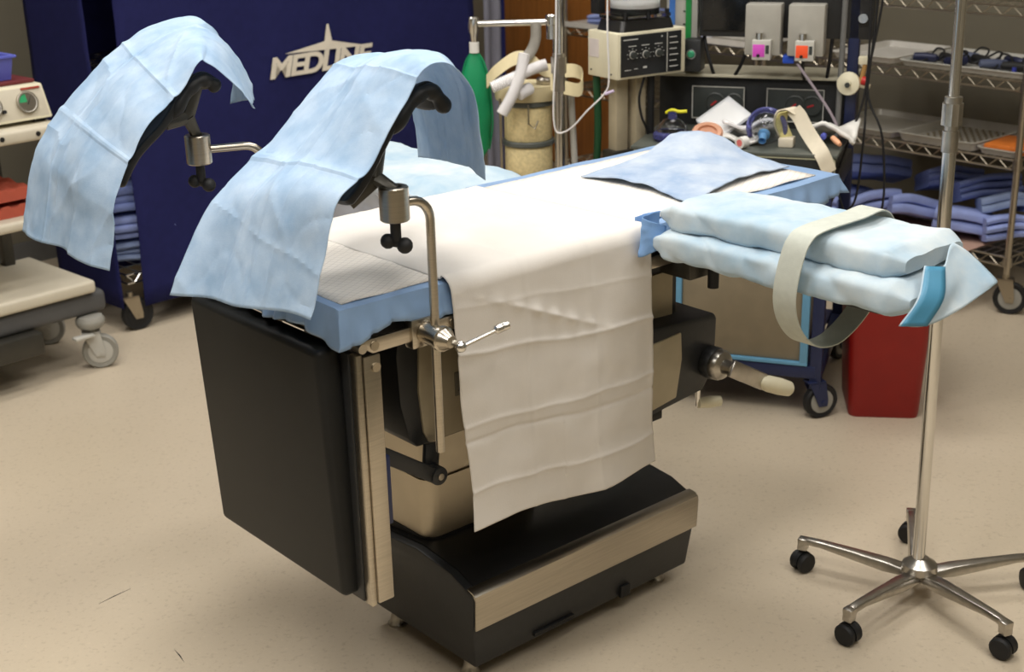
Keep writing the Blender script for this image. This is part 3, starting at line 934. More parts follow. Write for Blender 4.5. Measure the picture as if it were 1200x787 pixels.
MB().cyl((-.016, -.006, 1.1), (-.020, -.010, 1.95), .0115, n=24).build('inner_pole', M_chrome, iv)
pc = (-.016, -.006, 1.125)
ch = MB().lathe([(.012, -.045), (.0175, -.045), (.0175, .0), (.012, .0)], pc, n=20)
ch.build('collar', M_alum, iv)
MB().rings([[(pc[0] + (.0225 - .0025 * (k % 2)) * math.cos(2 * math.pi * k / 20), pc[1] + (.0225 - .0025 * (k % 2)) * math.sin(2 * math.pi * k / 20), pc[2] + z) for k in range(20)] for z in (.012, .058)]).lathe([(.012, 0), (.014, 0), (.014, .012), (.012, .012)], pc).lathe([(.013, .058), (.0185, .058), (.0185, .071), (.010, .072)], pc).build('locking_knob', M_alum, iv)
hk = MB()
for a in (0, 180):
    dx = math.cos(R(a))
    hk.tube(smooth_path([(.004, -.010, 1.94), (-.0 + .05 * dx, -.010, 1.95), (-.0 + .09 * dx, -.010, 1.96), (-.0 + .11 * dx, -.010, 1.99)], 4), .004, 8)
hk.build('bag_hooks', M_chrome, iv)

iv2 = thing('iv_stand', 'steel IV pole standing behind the table beside the yellow absorber canisters', 'IV stand', (.164, 4.25, 0), 0)
MB().lathe([(0, .05), (.03, .05), (.035, .075), (.02, .10), (0, .10)]).build('hub', M_alum, iv2)
for i in range(5):
    q = Matrix.Rotation(R(72 * i + 7), 4, 'Z')
    MB().rings([[q @ Vector((x, -hw, zb)), q @ Vector((x, hw, zb)), q @ Vector((x, hw * .7, zt)), q @ Vector((x, -hw * .7, zt))] for x, zt, zb, hw in ((.02, .076, .058, .022), (.24, .09, .075, .014), (.275, .08, .058, .012))]).build('leg', M_alum, iv2, .003)
    p_ = q @ Vector((.265, 0, 0))
    caster(iv2, p_.x, p_.y, .026, R(72 * i + 60))
MB().cyl((0, 0, .09), (0, 0, 1.06), .0145).build('outer_pole', M_chrome, iv2)
MB().cyl((.002, 0, 1.0), (.006, 0, 1.9), .011).build('inner_pole', M_chrome, iv2)
MB().rings([[((.024 - .003 * (k % 2)) * math.cos(2 * math.pi * k / 16), (.024 - .003 * (k % 2)) * math.sin(2 * math.pi * k / 16), z) for k in range(16)] for z in (1.045, 1.095)]).lathe([(.014, 1.095), (.019, 1.095), (.019, 1.105), (.012, 1.106)]).lathe([(.015, .99), (.019, .99), (.019, 1.045), (.015, 1.045)]).build('locking_knob', M_alum, iv2)
# IV line hanging off the pole to the ventilator
pl = [(.158, 4.225, 1.30), (.155, 4.225, 1.12), (.147, 4.222, 1.0), (.146, 4.222, .90), (.160, 4.222, .865), (.20, 4.20, .885), (.245, 4.17, .94), (.30, 4.15, 1.0), (.31, 4.14, 1.05), (.305, 4.13, 1.18), (.305, 4.13, 1.35)]
ivl = thing('infusion_line', 'thin clear infusion line looping from the far IV pole to the ventilator', 'tubing', pl[0])
MB().tube([Vector(p) - Vector(pl[0]) for p in smooth_path(pl, 8)], .0028, 8).build('tube', M_hose, ivl)
MB().cyl(Vector((.30, 4.15, .995)) - Vector(pl[0]), Vector((.325, 4.14, 1.005)) - Vector(pl[0]), .0055, .004, 12).build('connector', mat('lilac_plastic', S(206, 190, 220), .4), ivl)

# ================================================================== LEFT: COVERED RACK
cr = thing('covered_rack', 'tall wire rack under a navy fabric cover with cream emblem and lettering', 'rack', COVER0, A_left)
RL, RD, RH = 1.86, .46, 1.75
def wire_shelf(mb_rim, mb_truss, mb_deck, x0, x1, y0, y1, z, pitch=.035, trn=.075, h=.034):
    for zz in (z, z - h):
        mb_rim.tube([(x0, y0, zz), (x1, y0, zz), (x1, y1, zz), (x0, y1, zz)], .0042, 6, closed=True)
    def zig(a, b, n):
        a, b = Vector(a), Vector(b)
        pts = []
        for i in range(n * 2 + 1):
            p = a.lerp(b, i / (n * 2)); p.z = z if i % 2 == 0 else z - h
            pts.append(p)
        for i in range(n * 2):
            mb_truss.tube([pts[i], pts[i + 1]], .0022, 4)
    zig((x0, y0, z), (x1, y0, z), max(2, int((x1 - x0) / trn)))
    zig((x0, y1, z), (x1, y1, z), max(2, int((x1 - x0) / trn)))
    zig((x0, y0, z), (x0, y1, z), max(2, int((y1 - y0) / trn)))
    zig((x1, y0, z), (x1, y1, z), max(2, int((y1 - y0) / trn)))
    n = int((x1 - x0) / pitch)
    for i in range(1, n):
        x = x0 + (x1 - x0) * i / n
        mb_deck.tube([(x, y0, z + .002), (x, y1, z + .002)], .002, 4)
    for f in (.25, .5, .75):
        y = y0 + (y1 - y0) * f
        mb_deck.tube([(x0, y, z - .003), (x1, y, z - .003)], .003, 4)
def wire_rack(root, length, depth, zs, height, wheel_r=.06, caster_mat=M_rubber):
    for z in zs:
        a, b, c_ = MB(), MB(), MB()
        wire_shelf(a, b, c_, -length + .012, -.012, .012, depth - .012, z)
        sh = a.build('shelf_rim', M_steel, root)
        b.build('truss', M_steel2, sh)
        c_.build('wire_deck', M_steel, sh)
    for x in (-length + .0125, -.0125):
        for y in (.0125, depth - .0125):
            p = MB().cyl((x, y, wheel_r * 2 + .02), (x, y, height), .0125, n=14)
            for z in zs:
                p.cyl((x, y, z - .034), (x, y, z + .004), .019, .0165, n=14)
            p.build('post', M_steel, root)
            wheel(root, x, y, wheel_r, R(20 + 60 * abs(math.sin(x * 3 + y * 9))))
def wheel(root, x, y, r, rz, tread=M_rubber, hubm=M_greyrub, forkm=M_steel2, wdt=.028, z0=0):
    Mx = Matrix.Translation((x, y, z0)) @ Matrix.Rotation(rz, 4, 'Z')
    h = wdt / 2
    off = r * .35
    a = MB().lathe([(r * .72, -h * .8), (r * .92, -h), (r, -h * .6), (r, h * .6), (r * .92, h), (r * .72, h * .8)], (off, 0, r), (0, 1, 0), 28)
    w_ = MB().add(a.v, a.f, Mx).build('caster_wheel', tread, root)
    a = MB().lathe([(0, -h * 1.1), (r * .2, -h * 1.1), (r * .68, -h * .9), (r * .71, 0), (r * .68, h * .9), (r * .2, h * 1.1), (0, h * 1.1)], (off, 0, r), (0, 1, 0), 24)
    MB().add(a.v, a.f, Mx).build('wheel_hub', hubm, w_)
    f = MB()
    for s_ in (-1, 1):
        pr = [(off - .014, r - .014), (off + .014, r - .014), (off + .016, r + .006), (r * .45, 2 * r + .012), (-r * .55, 2 * r + .012)]
        f.prism(pr, lambda px, pz: (px, s_ * (h + .004), pz), lambda px, pz: (px, s_ * (h + .0075), pz))
    f.box(-r * .55, r * .45, -h - .0075, h + .0075, 2 * r + .008, 2 * r + .014)
    f.cyl((0, 0, 2 * r + .012), (0, 0, 2 * r + .03), .014)
    f.cyl((off, -h - .011, r), (off, h + .011, r), .006)
    MB().add(f.v, f.f, Mx).build('caster_fork', forkm, w_)
    return w_
# rack inside (local x mirrored: build from x=0..RL)
for z in (.22, .62, .98, 1.34, 1.70):
    a, b, c_ = MB(), MB(), MB()
    wire_shelf(a, b, c_, .015, RL - .015, .015, RD - .015, z, .05, .06)
    sh = a.build('shelf_rim', M_chrome, cr); b.build('truss', M_chrome, sh); c_.build('wire_deck', M_chrome, sh)
for x in (.11, RL - .11):
    for y in (.02, RD - .02):
        p = MB().cyl((x, y, .14), (x, y, RH), .0125, n=14)
        for z in (.22, .62, .98, 1.34):
            p.cyl((x, y, z - .034), (x, y, z + .004), .019, .0165, n=14)
        p.build('post', M_steel, cr)
wheel(cr, .02, .02, .062, R(-8), hubm=M_rubber)
wheel(cr, RL - .02, .02, .062, R(30), hubm=M_rubber)
wheel(cr, .02, RD - .02, .062, R(60), hubm=M_rubber)
wheel(cr, RL - .02, RD - .02, .062, R(100), hubm=M_rubber)
def hang(name, pts_top, z0, z1, parent, amp, seed, bot=None, m=M_navy):
    """fabric panel hanging from a path of (x,y)"""
    n = len(pts_top)
    P = []
    bot = bot or pts_top
    for i in range(25):
        t = i / 24
        row = []
        for j in range(n):
            f = t ** 1.2
            x = pts_top[j][0] * (1 - f) + bot[j][0] * f
            y = pts_top[j][1] * (1 - f) + bot[j][1] * f
            row.append(Vector((x, y, z1 + (z0 - z1) * t)))
        P.append(row)
    return MB().grid(wrinkle(P, amp, 3.5, (), seed)).build(name, m, parent, solid=.003, ang=60)
nF = 40
front_top = [(.075 + (RL - .075) * j / nF, -.012) for j in range(nF + 1)]
front_bot = [(.060 + (RL - .060) * j / nF, -.022) for j in range(nF + 1)]
cov = hang('front_cover', front_top, .095, RH + .01, cr, .007, 1.0, front_bot)
end_top = [(-.014, .055 + (RD - .055) * j / 14) for j in range(15)]
end_bot = [(-.022, -.005 + (RD + .005) * j / 14) for j in range(15)]
hang('end_cover', end_top, .10, RH + .01, cr, .007, 4.0, end_bot)
hang('far_end_cover', [(RL + .012, RD * j / 14) for j in range(15)], .10, RH + .01, cr, .007, 8.0)
hang('rear_cover', [(RL * j / 20, RD + .012) for j in range(21)], .10, RH + .01, cr, .007, 8.0)
MB().box(-.015, RL + .015, -.015, RD + .015, RH + .01, RH + .016).build('top_cover', M_navy, cr)
hang('open_flap', [(RL + .05 + .012 * j, -.03 - .01 * math.sin(j)) for j in range(9)], .10, RH, cr, .008, 11.0, m=mat('grey_lining', S(116, 116, 128), .8))
hang('flap_edge', [(RL + .152 + .006 * j, -.034) for j in range(6)], .10, RH, cr, .004, 12.0)
MB().tube([(.365, -.03, .565), (.375, -.031, .556), (.365, -.03, .547), (.355, -.03, .556)], .004, 8, closed=True).build('grommet', M_rubber, cov)
# emblem and lettering (raised print on the cover)
emb = MB().prism([(.80, .952), (.985, .976), (1.0, .979), (1.016, 1.045), (1.024, 1.045), (1.037, .977), (1.20, .942), (1.195, .938)],
                 lambda x, z: (x, -.0290, z), lambda x, z: (x, -.0265, z)).build('emblem', M_logo, cr, smooth=False)
fc = bpy.data.curves.new('lettering', 'FONT')
fc.body = 'MEDLINE'
fc.size = .118
fc.shear = .22
fc.offset = .0038
fc.space_character = .9
fc.extrude = .0012
fo = bpy.data.objects.new('lettering_source', fc)
C.objects.link(fo)
bpy.context.view_layer.update()
dg = bpy.context.evaluated_depsgraph_get()
tm = bpy.data.meshes.new_from_object(fo.evaluated_get(dg))
bpy.data.objects.remove(fo)
xs = [v.co.x for v in tm.vertices]; zs_ = [v.co.y for v in tm.vertices]
wx, hz = max(xs) - min(xs), max(zs_) - min(zs_)
MW = Matrix.Translation((.715, -.029, .862)) @ Matrix.Diagonal((.535 / wx, 1, .082 / hz, 1)) @ Matrix.Rotation(R(90), 4, 'X') @ Matrix.Translation((-min(xs), -min(zs_), 0))
tm.transform(MW)
tm.name = 'lettering'
lt_ = bpy.data.objects.new('lettering', tm)
C.objects.link(lt_); lt_.parent = cr
tm.materials.clear(); tm.materials.append(M_logo)
# linens seen through the open corner
def linen(name, label, cat, loc, rz, sx, sy, h, layers, m, group=None, tiltx=0, seed=0):
    """folded cloth: stacked rounded layers, with the folded edge at -y"""
    b_ = MB()
    lh = h / layers
    for k in range(layers):
        z = k * lh
        sh = .010 * math.sin(seed * 3 + k * 1.7)
        n = 10
        rings = []
        for i in range(n + 1):
            x = -sx / 2 + sx * i / n
            y0 = -sy / 2 + sh + .006 * noise.noise(Vector((x * 9, k, seed)))
            dz = .016 * noise.noise(Vector((x * 8, seed, k * .2)))
            dm = -.010 * (abs(i / n - .5) * 2) ** 2.5
            r_ = []
            for (fy, fz) in ((0, .5), (.025, .12), (.08, .02), (.5, 0), (.94, .06), (1, .5), (.94, .94), (.5, 1.05), (.08, .97), (.025, .86)):
                r_.append((x, y0 + sy * fy, z + lh * fz + dz + dm * (k + 1) / layers))
            rings.append(r_)
        b_.rings(rings)
    th = thing(name, label, cat, loc, rz, group)
    o = b_.build('folded_layers', m, th, ang=50)
    if tiltx:
        o.rotation_euler = (tiltx, .16 * math.sin(seed * 2.3), 0)
        o.location = (0, 0, math.sin(abs(tiltx)) * sy * .5)
    return th
gl = 'linens inside the covered rack'
ly = [(.24, .085, C_linen2, 'pale blue linen at the very bottom inside the open corner of the navy cover'),
      (.33, .10, C_linen, 'violet-blue folded linen low in the open corner of the navy cover'),
      (.435, .11, C_linen3, 'dark blue folded linen midway in the open corner of the navy cover'),
      (.645, .10, C_linen3, 'topmost dusty blue linen in the open corner of the navy cover')]
for i, (z, h, m, lb) in enumerate(ly):
    p = COVER0 + exl * .17 + eyl * .14
    linen('folded_linen', lb, 'linen', (p.x, p.y, z + .006), A_left + R(-35 + 4 * i), .26, .2, h - .012, 3, m, gl, seed=i + 2)

# ================================================================== LEFT: EQUIPMENT CART
ec = thing('equipment_cart', 'beige shelved equipment cart on grey casters at the left edge', 'cart', (-1.44, 4.55, 0), A_left)
def tray_shelf(z, name='shelf', x1=.0, lip=.045):
    s_ = MB().box(-.80, x1, 0, .46, z - lip, z).build(name, M_beige, ec, .012, 3)
    return s_
tray_shelf(.325, x1=.005, lip=.045)
tray_shelf(.585, x1=-.12, lip=.035)
s3 = tray_shelf(.880, x1=-.035, lip=.045)
for x in (-.13, -.255):
    MB().cyl((x, -.003, .858), (x, .004, .858), .008, n=14).build('screw_hole', M_rubber, s3)
for x in (-.74, -.10):
    MB().box(x - .02, x + .02, .40, .44, .25, .90).build('upright', M_darkmet, ec, .003)
MB().box(-.80, .05, .02, .44, .20, .279).build('chassis', mat('dark_grey_paint', S(84, 84, 84), .5), ec, .02, 3)
MB().box(-.80, -.22, -.02, .42, .12, .2).build('lower_tray', M_darkmet, ec, .01)
for x, y in ((-.02, .03), (-.02, .40), (-.72, .03), (-.72, .40)):
    w_ = wheel(ec, x, y, .062, R(-30), tread=M_greyrub, hubm=M_lgrey, forkm=M_lgrey, wdt=.03)
    MB().lathe([(.02, .152), (.042, .155), (.05, .168), (.05, .182), (.042, .195), (.02, .198)], (x, y, 0)).build('bumper_ring', M_greyrub, w_)
    MB().box(x - .085, x - .01, y - .045, y - .012, .128, .14).build('brake_pedal', M_lgrey, w_, .005)
# pressure unit on the top shelf
gu = thing('pressure_unit', 'beige two-dial pressure unit on the top shelf of the left cart', 'medical device', ec.location + exl * (-.215) + eyl * .13 + Vector((0, 0, .88)), A_left)
MB().hexa([(-.25, -.075, .014), (.175, -.075, .014), (.175, .20, .014), (-.25, .20, .014), (-.25, -.045, .125), (.165, -.045, .125), (.165, .20, .125), (-.25, .20, .125)]).build('case', M_cream, gu, .005)
MB().hexa([(-.25, -.073, .022), (.165, -.073, .022), (.165, -.065, .022), (-.25, -.065, .022), (-.25, -.0505, .118), (.158, -.0505, .118), (.158, -.043, .118), (-.25, -.043, .118)]).build('face_plate', M_beige, gu, .001)
nrm = Vector((0, -1, .27)).normalized()
for i, x in enumerate((.095, -.03, -.185)):
    cpt = Vector((x, -.064, .072))
    dl = MB().lathe([(.0, 0), (.033, 0), (.035, .004), (.032, .007), (.0305, .0045), (0, .0045)], cpt, nrm, 28).build('dial', M_white, gu)
    MB().lathe([(.0315, 0), (.0365, 0), (.0365, .008), (.033, .0085), (.0315, .005)], cpt, nrm, 28).build('bezel', M_steel, dl)
    q = nrm.to_track_quat('Z', 'Y').to_matrix()
    MB().prism([(0, 0)] + [(.027 * math.cos(R(a)), .027 * math.sin(R(a))) for a in range(95, 181, 12)], lambda a, b_: cpt + q @ Vector((a, b_, .0047)), lambda a, b_: cpt + q @ Vector((a, b_, .0053))).build('sector', mat('dial_green', S(40, 150, 96), .5) if i == 0 else M_lgrey, dl)
    MB().prism([(-.002, -.008), (.002, -.008), (.016, .02)], lambda a, b_: cpt + q @ Vector((a, b_, .0055)), lambda a, b_: cpt + q @ Vector((a, b_, .0065))).build('needle', M_rubber, dl)
MB().cyl((.008, -.070, .052), (.008, -.082, .055), .006).build('switch', M_rubber, gu)
MB().box(.085, .15, -.056, -.052, .112, .118).build('red_marking', mat('red_marking', S(180, 70, 56), .6), gu)
for x in (-.22, .14):
    MB().box(x - .02, x + .02, -.05, .15, 0, .014).build('foot', M_rubber, gu, .002)
# red tray lid + basket on top
bk = thing('basket', 'blue-violet plastic basket with tubing on top of the pressure unit', 'basket', gu.location + exl * (.015) + eyl * .08 + Vector((0, 0, .126)), A_left)
MB().box(-.25, .14, -.10, .14, 0, .012).build('red_liner', mat('maroon_liner', S(104, 40, 42), .6), bk, .003)
b_ = MB()
def ringr(x0, x1, y0, y1, z): return [(x0, y0, z), (x1, y0, z), (x1, y1, z), (x0, y1, z)]
b_.rings([ringr(-.21, .075, -.07, .10, .013), ringr(-.22, .085, -.08, .11, .085), ringr(-.225, .095, -.088, .118, .085), ringr(-.225, .095, -.088, .118, .094), ringr(-.212, .080, -.075, .105, .094), ringr(-.20, .07, -.065, .095, .02)])
b_.build('bin', M_blueplas, bk, .002)
MB().tube(smooth_path([(-.12, 0, .02), (-.09, 0, .10), (-.04, -.02, .125), (.03, -.02, .17), (.05, .0, .20), (.02, .02, .215), (-.05, .03, .19), (-.13, .02, .12), (-.14, .02, .03)], 7), .004, 8).build('tubing', M_hose, bk)
# brick-red egg-crate foam on the middle shelf
for k in range(2):
    P = []
    for i in range(31):
        row = []
        for j in range(13):
            x, y = -.60 + .45 * i / 30, .06 + .30 * j / 12
            row.append(Vector((x, y, .035 + .008 * math.cos(i * 1.6) * math.cos(j * 1.6) + .01 * (j / 12))))
        P.append(row)
    top = MB().grid(P)
    base = [[Vector((p.x, p.y, .0)) for p in r] for r in P]
    n_, m_ = len(P), len(P[0])
    per = [(0, j) for j in range(m_)] + [(i, m_ - 1) for i in range(1, n_)] + [(n_ - 1, j) for j in range(m_ - 2, -1, -1)] + [(i, 0) for i in range(n_ - 2, 0, -1)]
    top.rings([[P[i][j] for i, j in per], [Vector((P[i][j].x, P[i][j].y, 0)) for i, j in per]], cap=False)
    o = top.build('foam_pad', M_brick, None)
    o.location = ec.location + exl * (-.375) + eyl * .21 + Vector((0, 0, .5855 + k * .055))
    o.rotation_euler = (0, 0, A_left)
    tag(o, ['brick red egg-crate foam pad lying on the middle shelf of the left cart', 'orange-red egg-crate foam pad on top of the other foam pad'][k], 'foam pad', 'foam pads on the left cart')

# ================================================================== RIGHT: WIRE RACKS
wr = thing('wire_rack', 'chrome wire shelving unit with trays and blue linens at the right edge', 'rack', RACK0, A_back)
ZS = (.215, .582, .868, 1.128, 1.40)
wire_rack(wr, 1.22, .46, ZS, 1.7, .062)
p2 = RACK0 - exb * 1.235
wr2 = thing('wire_rack', 'second chrome wire shelving unit behind the anesthesia machine', 'rack', p2, A_back)
wire_rack(wr2, 1.22, .46, ZS, 1.7, .062)
def onrack(x, y, z):
    return RACK0 + exb * x + eyb * y + Vector((0, 0, z))
# trays
def tray(x0, x1, y0, y1, z, m, label, lip=.022, name='tray', group='steel and plastic trays on the wire rack', perf=False):
    c_ = onrack((x0 + x1) / 2, (y0 + y1) / 2, z + .004)
    th = thing(name, label, 'tray', c_, A_back, group)
    w_, d_ = (x1 - x0) / 2, (y1 - y0) / 2
    MB().rings([rrect(-w_ + .01, w_ - .01, -d_ + .01, d_ - .01, .02, 0), rrect(-w_, w_, -d_, d_, .025, lip), rrect(-w_ - .006, w_ + .006, -d_ - .006, d_ + .006, .03, lip), rrect(-w_ - .006, w_ + .006, -d_ - .006, d_ + .006, .03, lip + .003), rrect(-w_ + .004, w_ - .004, -d_ + .004, d_ - .004, .025, lip + .003), rrect(-w_ + .013, w_ - .013, -d_ + .013, d_ - .013, .02, .003)]).build('shell', m, th)
    if perf:
        g = MB()
        for i in range(9):
            for j in range(8):
                g.cyl((-w_ * .7 + w_ * 1.4 * i / 8, -d_ * .7 + d_ * 1.4 * j / 7, .003), (-w_ * .7 + w_ * 1.4 * i / 8, -d_ * .7 + d_ * 1.4 * j / 7, .012), .006, n=6)
        tag(g.build('raised_dimples', M_steel2, th), kind='stuff')
    return th
M_trayw = mat('white_tray', S(206, 202, 194), .4)
M_trays = mat('tray_metal', S(184, 180, 170), .4, .25, .05)
tray(-.88, -.585, .03, .43, .868, M_trayw, 'empty pale tray on the third shelf near the hanging cables')
tray(-.56, -.02, .03, .43, .868, M_lgrey, 'long tray holding dark instruments on the rack behind the IV pole', .02)
tray(-.90, -.56, .02, .40, .582, M_trays, 'steel kidney-shaped tray at the left end of the second shelf')
tray(-.54, -.20, .02, .42, .582, M_trays, 'dimpled steel tray on the second shelf beside the IV pole', .03, perf=True)
tray(-.19, -.02, .02, .42, .582, M_trays, 'narrow steel tray under the orange pack')
op = MB().box(-.085, .075, -.10, .10, 0, .03).build('orange_pack', M_orange, None, .006)
op.location = onrack(-.105, .15, .582 + .0085); op.rotation_euler = (0, 0, A_back + .1)
tag(op, 'flat orange pack lying in the narrow tray on the second shelf', 'pack')
# instruments on the long tray
iml = ['dark blue', 'black', 'slate blue', 'navy', 'dark grey', 'blue-grey', 'black', 'navy']
spots = [(-.50, .12, .10, 20), (-.43, .16, .11, -35), (-.40, .24, .12, 10), (-.36, .11, .10, 60), (-.31, .20, .10, -20), (-.22, .14, .11, 40), (-.19, .24, .11, -15), (-.13, .13, .10, 15)]
wh = ['leftmost in the long tray', 'second from the left in the long tray', 'at the back left of the long tray', 'at the front left of the long tray', 'in the middle of the long tray', 'right of the middle of the long tray', 'at the back right of the long tray', 'near the right post in the long tray']
for i, (x, y, ln, a) in enumerate(spots):
    t_ = thing('instrument', '%s coiled instrument %s' % (iml[i], wh[i]), 'instrument', onrack(x, y, .868 + .0085), A_back + R(a), 'instruments on the rack tray')
    m_ = [M_instr, M_rubber, mat('slate', S(84, 92, 118), .5)][i % 3]
    MB().lathe([(.004, 0), (.016, .006), (.018, ln * .5), (.014, ln * .9), (.005, ln)], (-ln / 2, 0, .02), (1, 0, 0), 12, 1.0, 1.1).build('handle', m_, t_)
    MB().tube(smooth_path([(ln / 2, 0, .016), (ln * .62, .02, .03), (ln * .55, .05, .045), (ln * .3, .05, .05), (ln * .2, .02, .035), (0, -.03, .012), (-ln * .5, -.035, .012)], 5), .004, 8).build('lead', M_cable, t_)
for i, (x, y, m, nm) in enumerate(((-.09, .06, mat('cap_blue', S(52, 60, 150), .4), 'small royal blue cap near the tray end'), (-.06, .10, mat('cap_green', S(48, 110, 70), .4), 'small green cap at the tray end'))):
    o = MB().lathe([(.0, 0), (.014, 0), (.014, .008), (.009, .012), (.008, .03), (0, .031)], (0, 0, 0), n=16).build('cap', m)
    o.location = onrack(x, y, .868 + .0085); tag(o, nm, 'cap')
# bin on the third shelf, left part
bl = linen('folded_linen', 'blue folded linen on the far rack shelf behind the grey modules', 'linen', onrack(-1.95, .16, .880), A_back, .7, .26, .075, 3, C_linen, 'linens on the wire racks', seed=30)
tr2 = tray(-1.55, -1.30, .05, .42, .873, M_trayw, 'white tray at the right end of the far rack shelf')
sl2 = MB().box(-.60, .60, -.225, .225, 0, .004).box(-.60, .60, -.229, -.225, -.012, .012).build('shelf_liner', M_trayw)
sl2.location = onrack(-1.845, .23, .8725); sl2.rotation_euler = (0, 0, A_back)
tag(sl2, 'white liner on the far rack shelf behind the grey modules', 'liner')
# linens on the bottom shelf
lab = {0: 'large violet-blue folded linen', 1: 'violet-blue folded linen', 2: 'pale blue folded linen', 3: 'darker blue folded linen'}
LS = [(-.97, .17, 0, .30, .27, .075, 2, C_linen, 0, 0, 'large folded linen at the left front of the bottom rack shelf'),
      (-1.0, .25, .085, .24, .24, .07, 3, C_linen3, 38, 16, 'dusty blue linen on top of the left linen pile by the cables'),
      (-.80, .25, .085, .26, .24, .085, 2, C_linen3, 52, 20, 'dark blue linen tilted against the left linen pile'),
      (-.69, .14, 0, .20, .22, .075, 2, C_linen, 40, 14, 'folded blue linen above the pink tray, left one'),
      (-.52, .14, 0, .20, .23, .08, 2, C_linen, 42, 16, 'folded blue linen above the pink tray, right one'),
      (-.47, .31, .085, .22, .22, .085, 3, C_linen3, 48, 20, 'high dark blue linen behind the IV pole on the left'),
      (-.30, .30, .085, .24, .22, .08, 3, C_linen3, 50, 18, 'high dark blue linen behind the IV pole on the right'),
      (-.29, .13, 0, .22, .23, .085, 2, C_linen, 30, 10, 'wide blue linen right of the IV pole at the shelf front'),
      (-.17, .20, .09, .16, .18, .06, 2, C_linen2, 40, 14, 'pale bluish linen on top of the right linen pile'),
      (-.10, .12, 0, .15, .2, .085, 3, C_linen, 40, 14, 'blue linen at the right end of the bottom shelf beside the post'),
      (-.07, .28, .085, .12, .18, .075, 2, C_linen, 45, 14, 'top right blue linen beside the right rack post')]
for i, (x, y, dz, sx, sy, h, n, m, a, tl, lb) in enumerate(LS):
    q = onrack(x, y, .215 + .012 + dz)
    linen('folded_linen', lb, 'linen', q, A_back + R(a), sx, sy, h, n, m, 'linens on the wire racks', seed=i + 40, tiltx=-R(tl))
pt = MB().box(-.27, .27, -.004, .0, 0, .03).box(-.27, .27, -.008, .40, -.003, 0).build('shelf_liner', mat('pinkish_liner', S(196, 160, 140), .6))
pt.location = onrack(-.42, .225, .222); pt.rotation_euler = (0, 0, A_back)
pt.location = onrack(-.42, .025, .2225)
tag(pt, 'pinkish plastic liner on the bottom rack shelf under the linens', 'liner')

# red bin
rb = thing('waste_bin', 'red plastic waste bin on the floor behind the IV stand', 'bin', (1.17, 4.06, 0), R(-8))
b_ = MB()
b_.rings([rrect(-.105, .105, -.12, .12, .025, 0), rrect(-.108, .108, -.125, .125, .03, .01), rrect(-.130, .130, -.16, .16, .035, .50), rrect(-.138, .138, -.168, .168, .037, .50), rrect(-.138, .138, -.168, .168, .037, .515), rrect(-.125, .125, -.155, .155, .033, .515), rrect(-.100, .100, -.115, .115, .022, .012)])
b_.build('body', M_red, rb)
MB().rings([rrect(-.141, .141, -.171, .171, .037, .516), rrect(-.141, .141, -.171, .171, .037, .522), rrect(-.12, .12, -.15, .15, .03, .535)]).build('lid', M_red, rb, .002)

# ================================================================== ANESTHESIA MACHINE
A_am = R(-20)
AM0 = Vector((.95, 3.93, 0))
exm, eym = Vector((math.cos(A_am), math.sin(A_am), 0)), Vector((-math.sin(A_am), math.cos(A_am), 0))
am = thing('anesthesia_machine', 'blue-framed anesthesia machine with black panels on black wheels', 'medical machine', AM0, A_am)
def onam(x, y, z): return AM0 + exm * x + eym * y + Vector((0, 0, z))
MW_, MD_ = .60, .55
for x in (-MW_, -.02):
    for y in (.02, MD_):
        MB().box(x - .018, x + .018, y - .018, y + .018, .10, .76).build('frame_post', M_navyp, am, .003)
        wheel(am, x, y, .056, R(38 if y < .1 else 70), hubm=M_greyrub, forkm=M_navyp, wdt=.03)
MB().box(-MW_, -.02, .0, .04, .135, .175).build('lower_rail', M_navyp, am, .003)
MB().box(-MW_, -.02, .53, .57, .135, .175).build('lower_rail', M_navyp, am, .003)
for x in (-MW_, -.02):
    MB().box(x - .018, x + .018, .04, .53, .135, .175).build('side_rail', M_navyp, am, .003)
MB().box(-MW_ + .02, -.04, .02, .55, .175, .183).build('lower_deck', M_navyp, am, .002)
for x in (-.455, -.058):
    MB().box(x - .012, x + .012, -.004, .02, .184, .60).build('accent_post', M_lblue, am, .002)
MB().box(-.467, -.046, -.004, .02, .176, .188).build('accent_rail', M_lblue, am, .002)
MB().box(-.467, -.046, -.004, .02, .60, .62).build('accent_rail', M_lblue, am, .002)
MB().box(-.443, -.070, .006, .45, .188, .47).build('cabinet_panel', mat('cabinet_tan', S(132, 120, 98), .5), am, .004)
MB().box(-.443, -.070, .003, .45, .475, .50).build('cabinet_ledge', mat('dark_brown_metal', S(70, 64, 52), .5), am, .003)
MB().box(-.10, -.03, .02, .40, .56, .575).build('side_shelf', M_lblue, am, .002)
MB().box(-.58, .0, .02, .50, .69, .755).build('drawer_carcass', M_blackpl, am, .003)
dw = MB().box(-.60, .005, .0, .02, .752, .826).build('drawer', mat('drawer_black', S(40, 42, 42), .4), am, .002)
fr = MB()
for a in ((-.60, .005, .752, .756), (-.60, .005, .822, .826), (-.60, -.596, .752, .826), (.001, .005, .752, .826)):
    fr.box(a[0], a[1], -.002, .0, a[2], a[3])
fr.build('drawer_edging', mat('cream_edging', S(176, 176, 150), .4), dw)
MB().box(-.61, .01, -.005, .52, .827, .838).build('worktop', mat('grey_worktop', S(86, 90, 84), .35), am, .003)
MB().box(-.61, .01, .36, .52, .838, .998).build('gauge_panel', M_blackpl, am, .004)
MB().box(-.61, .012, .33, .53, .998, 1.008).build('panel_shelf', mat('pale_shelf_edge', S(196, 190, 168), .4), am, .002)
M_bezel = mat('gauge_bezel', S(58, 62, 60), .4)
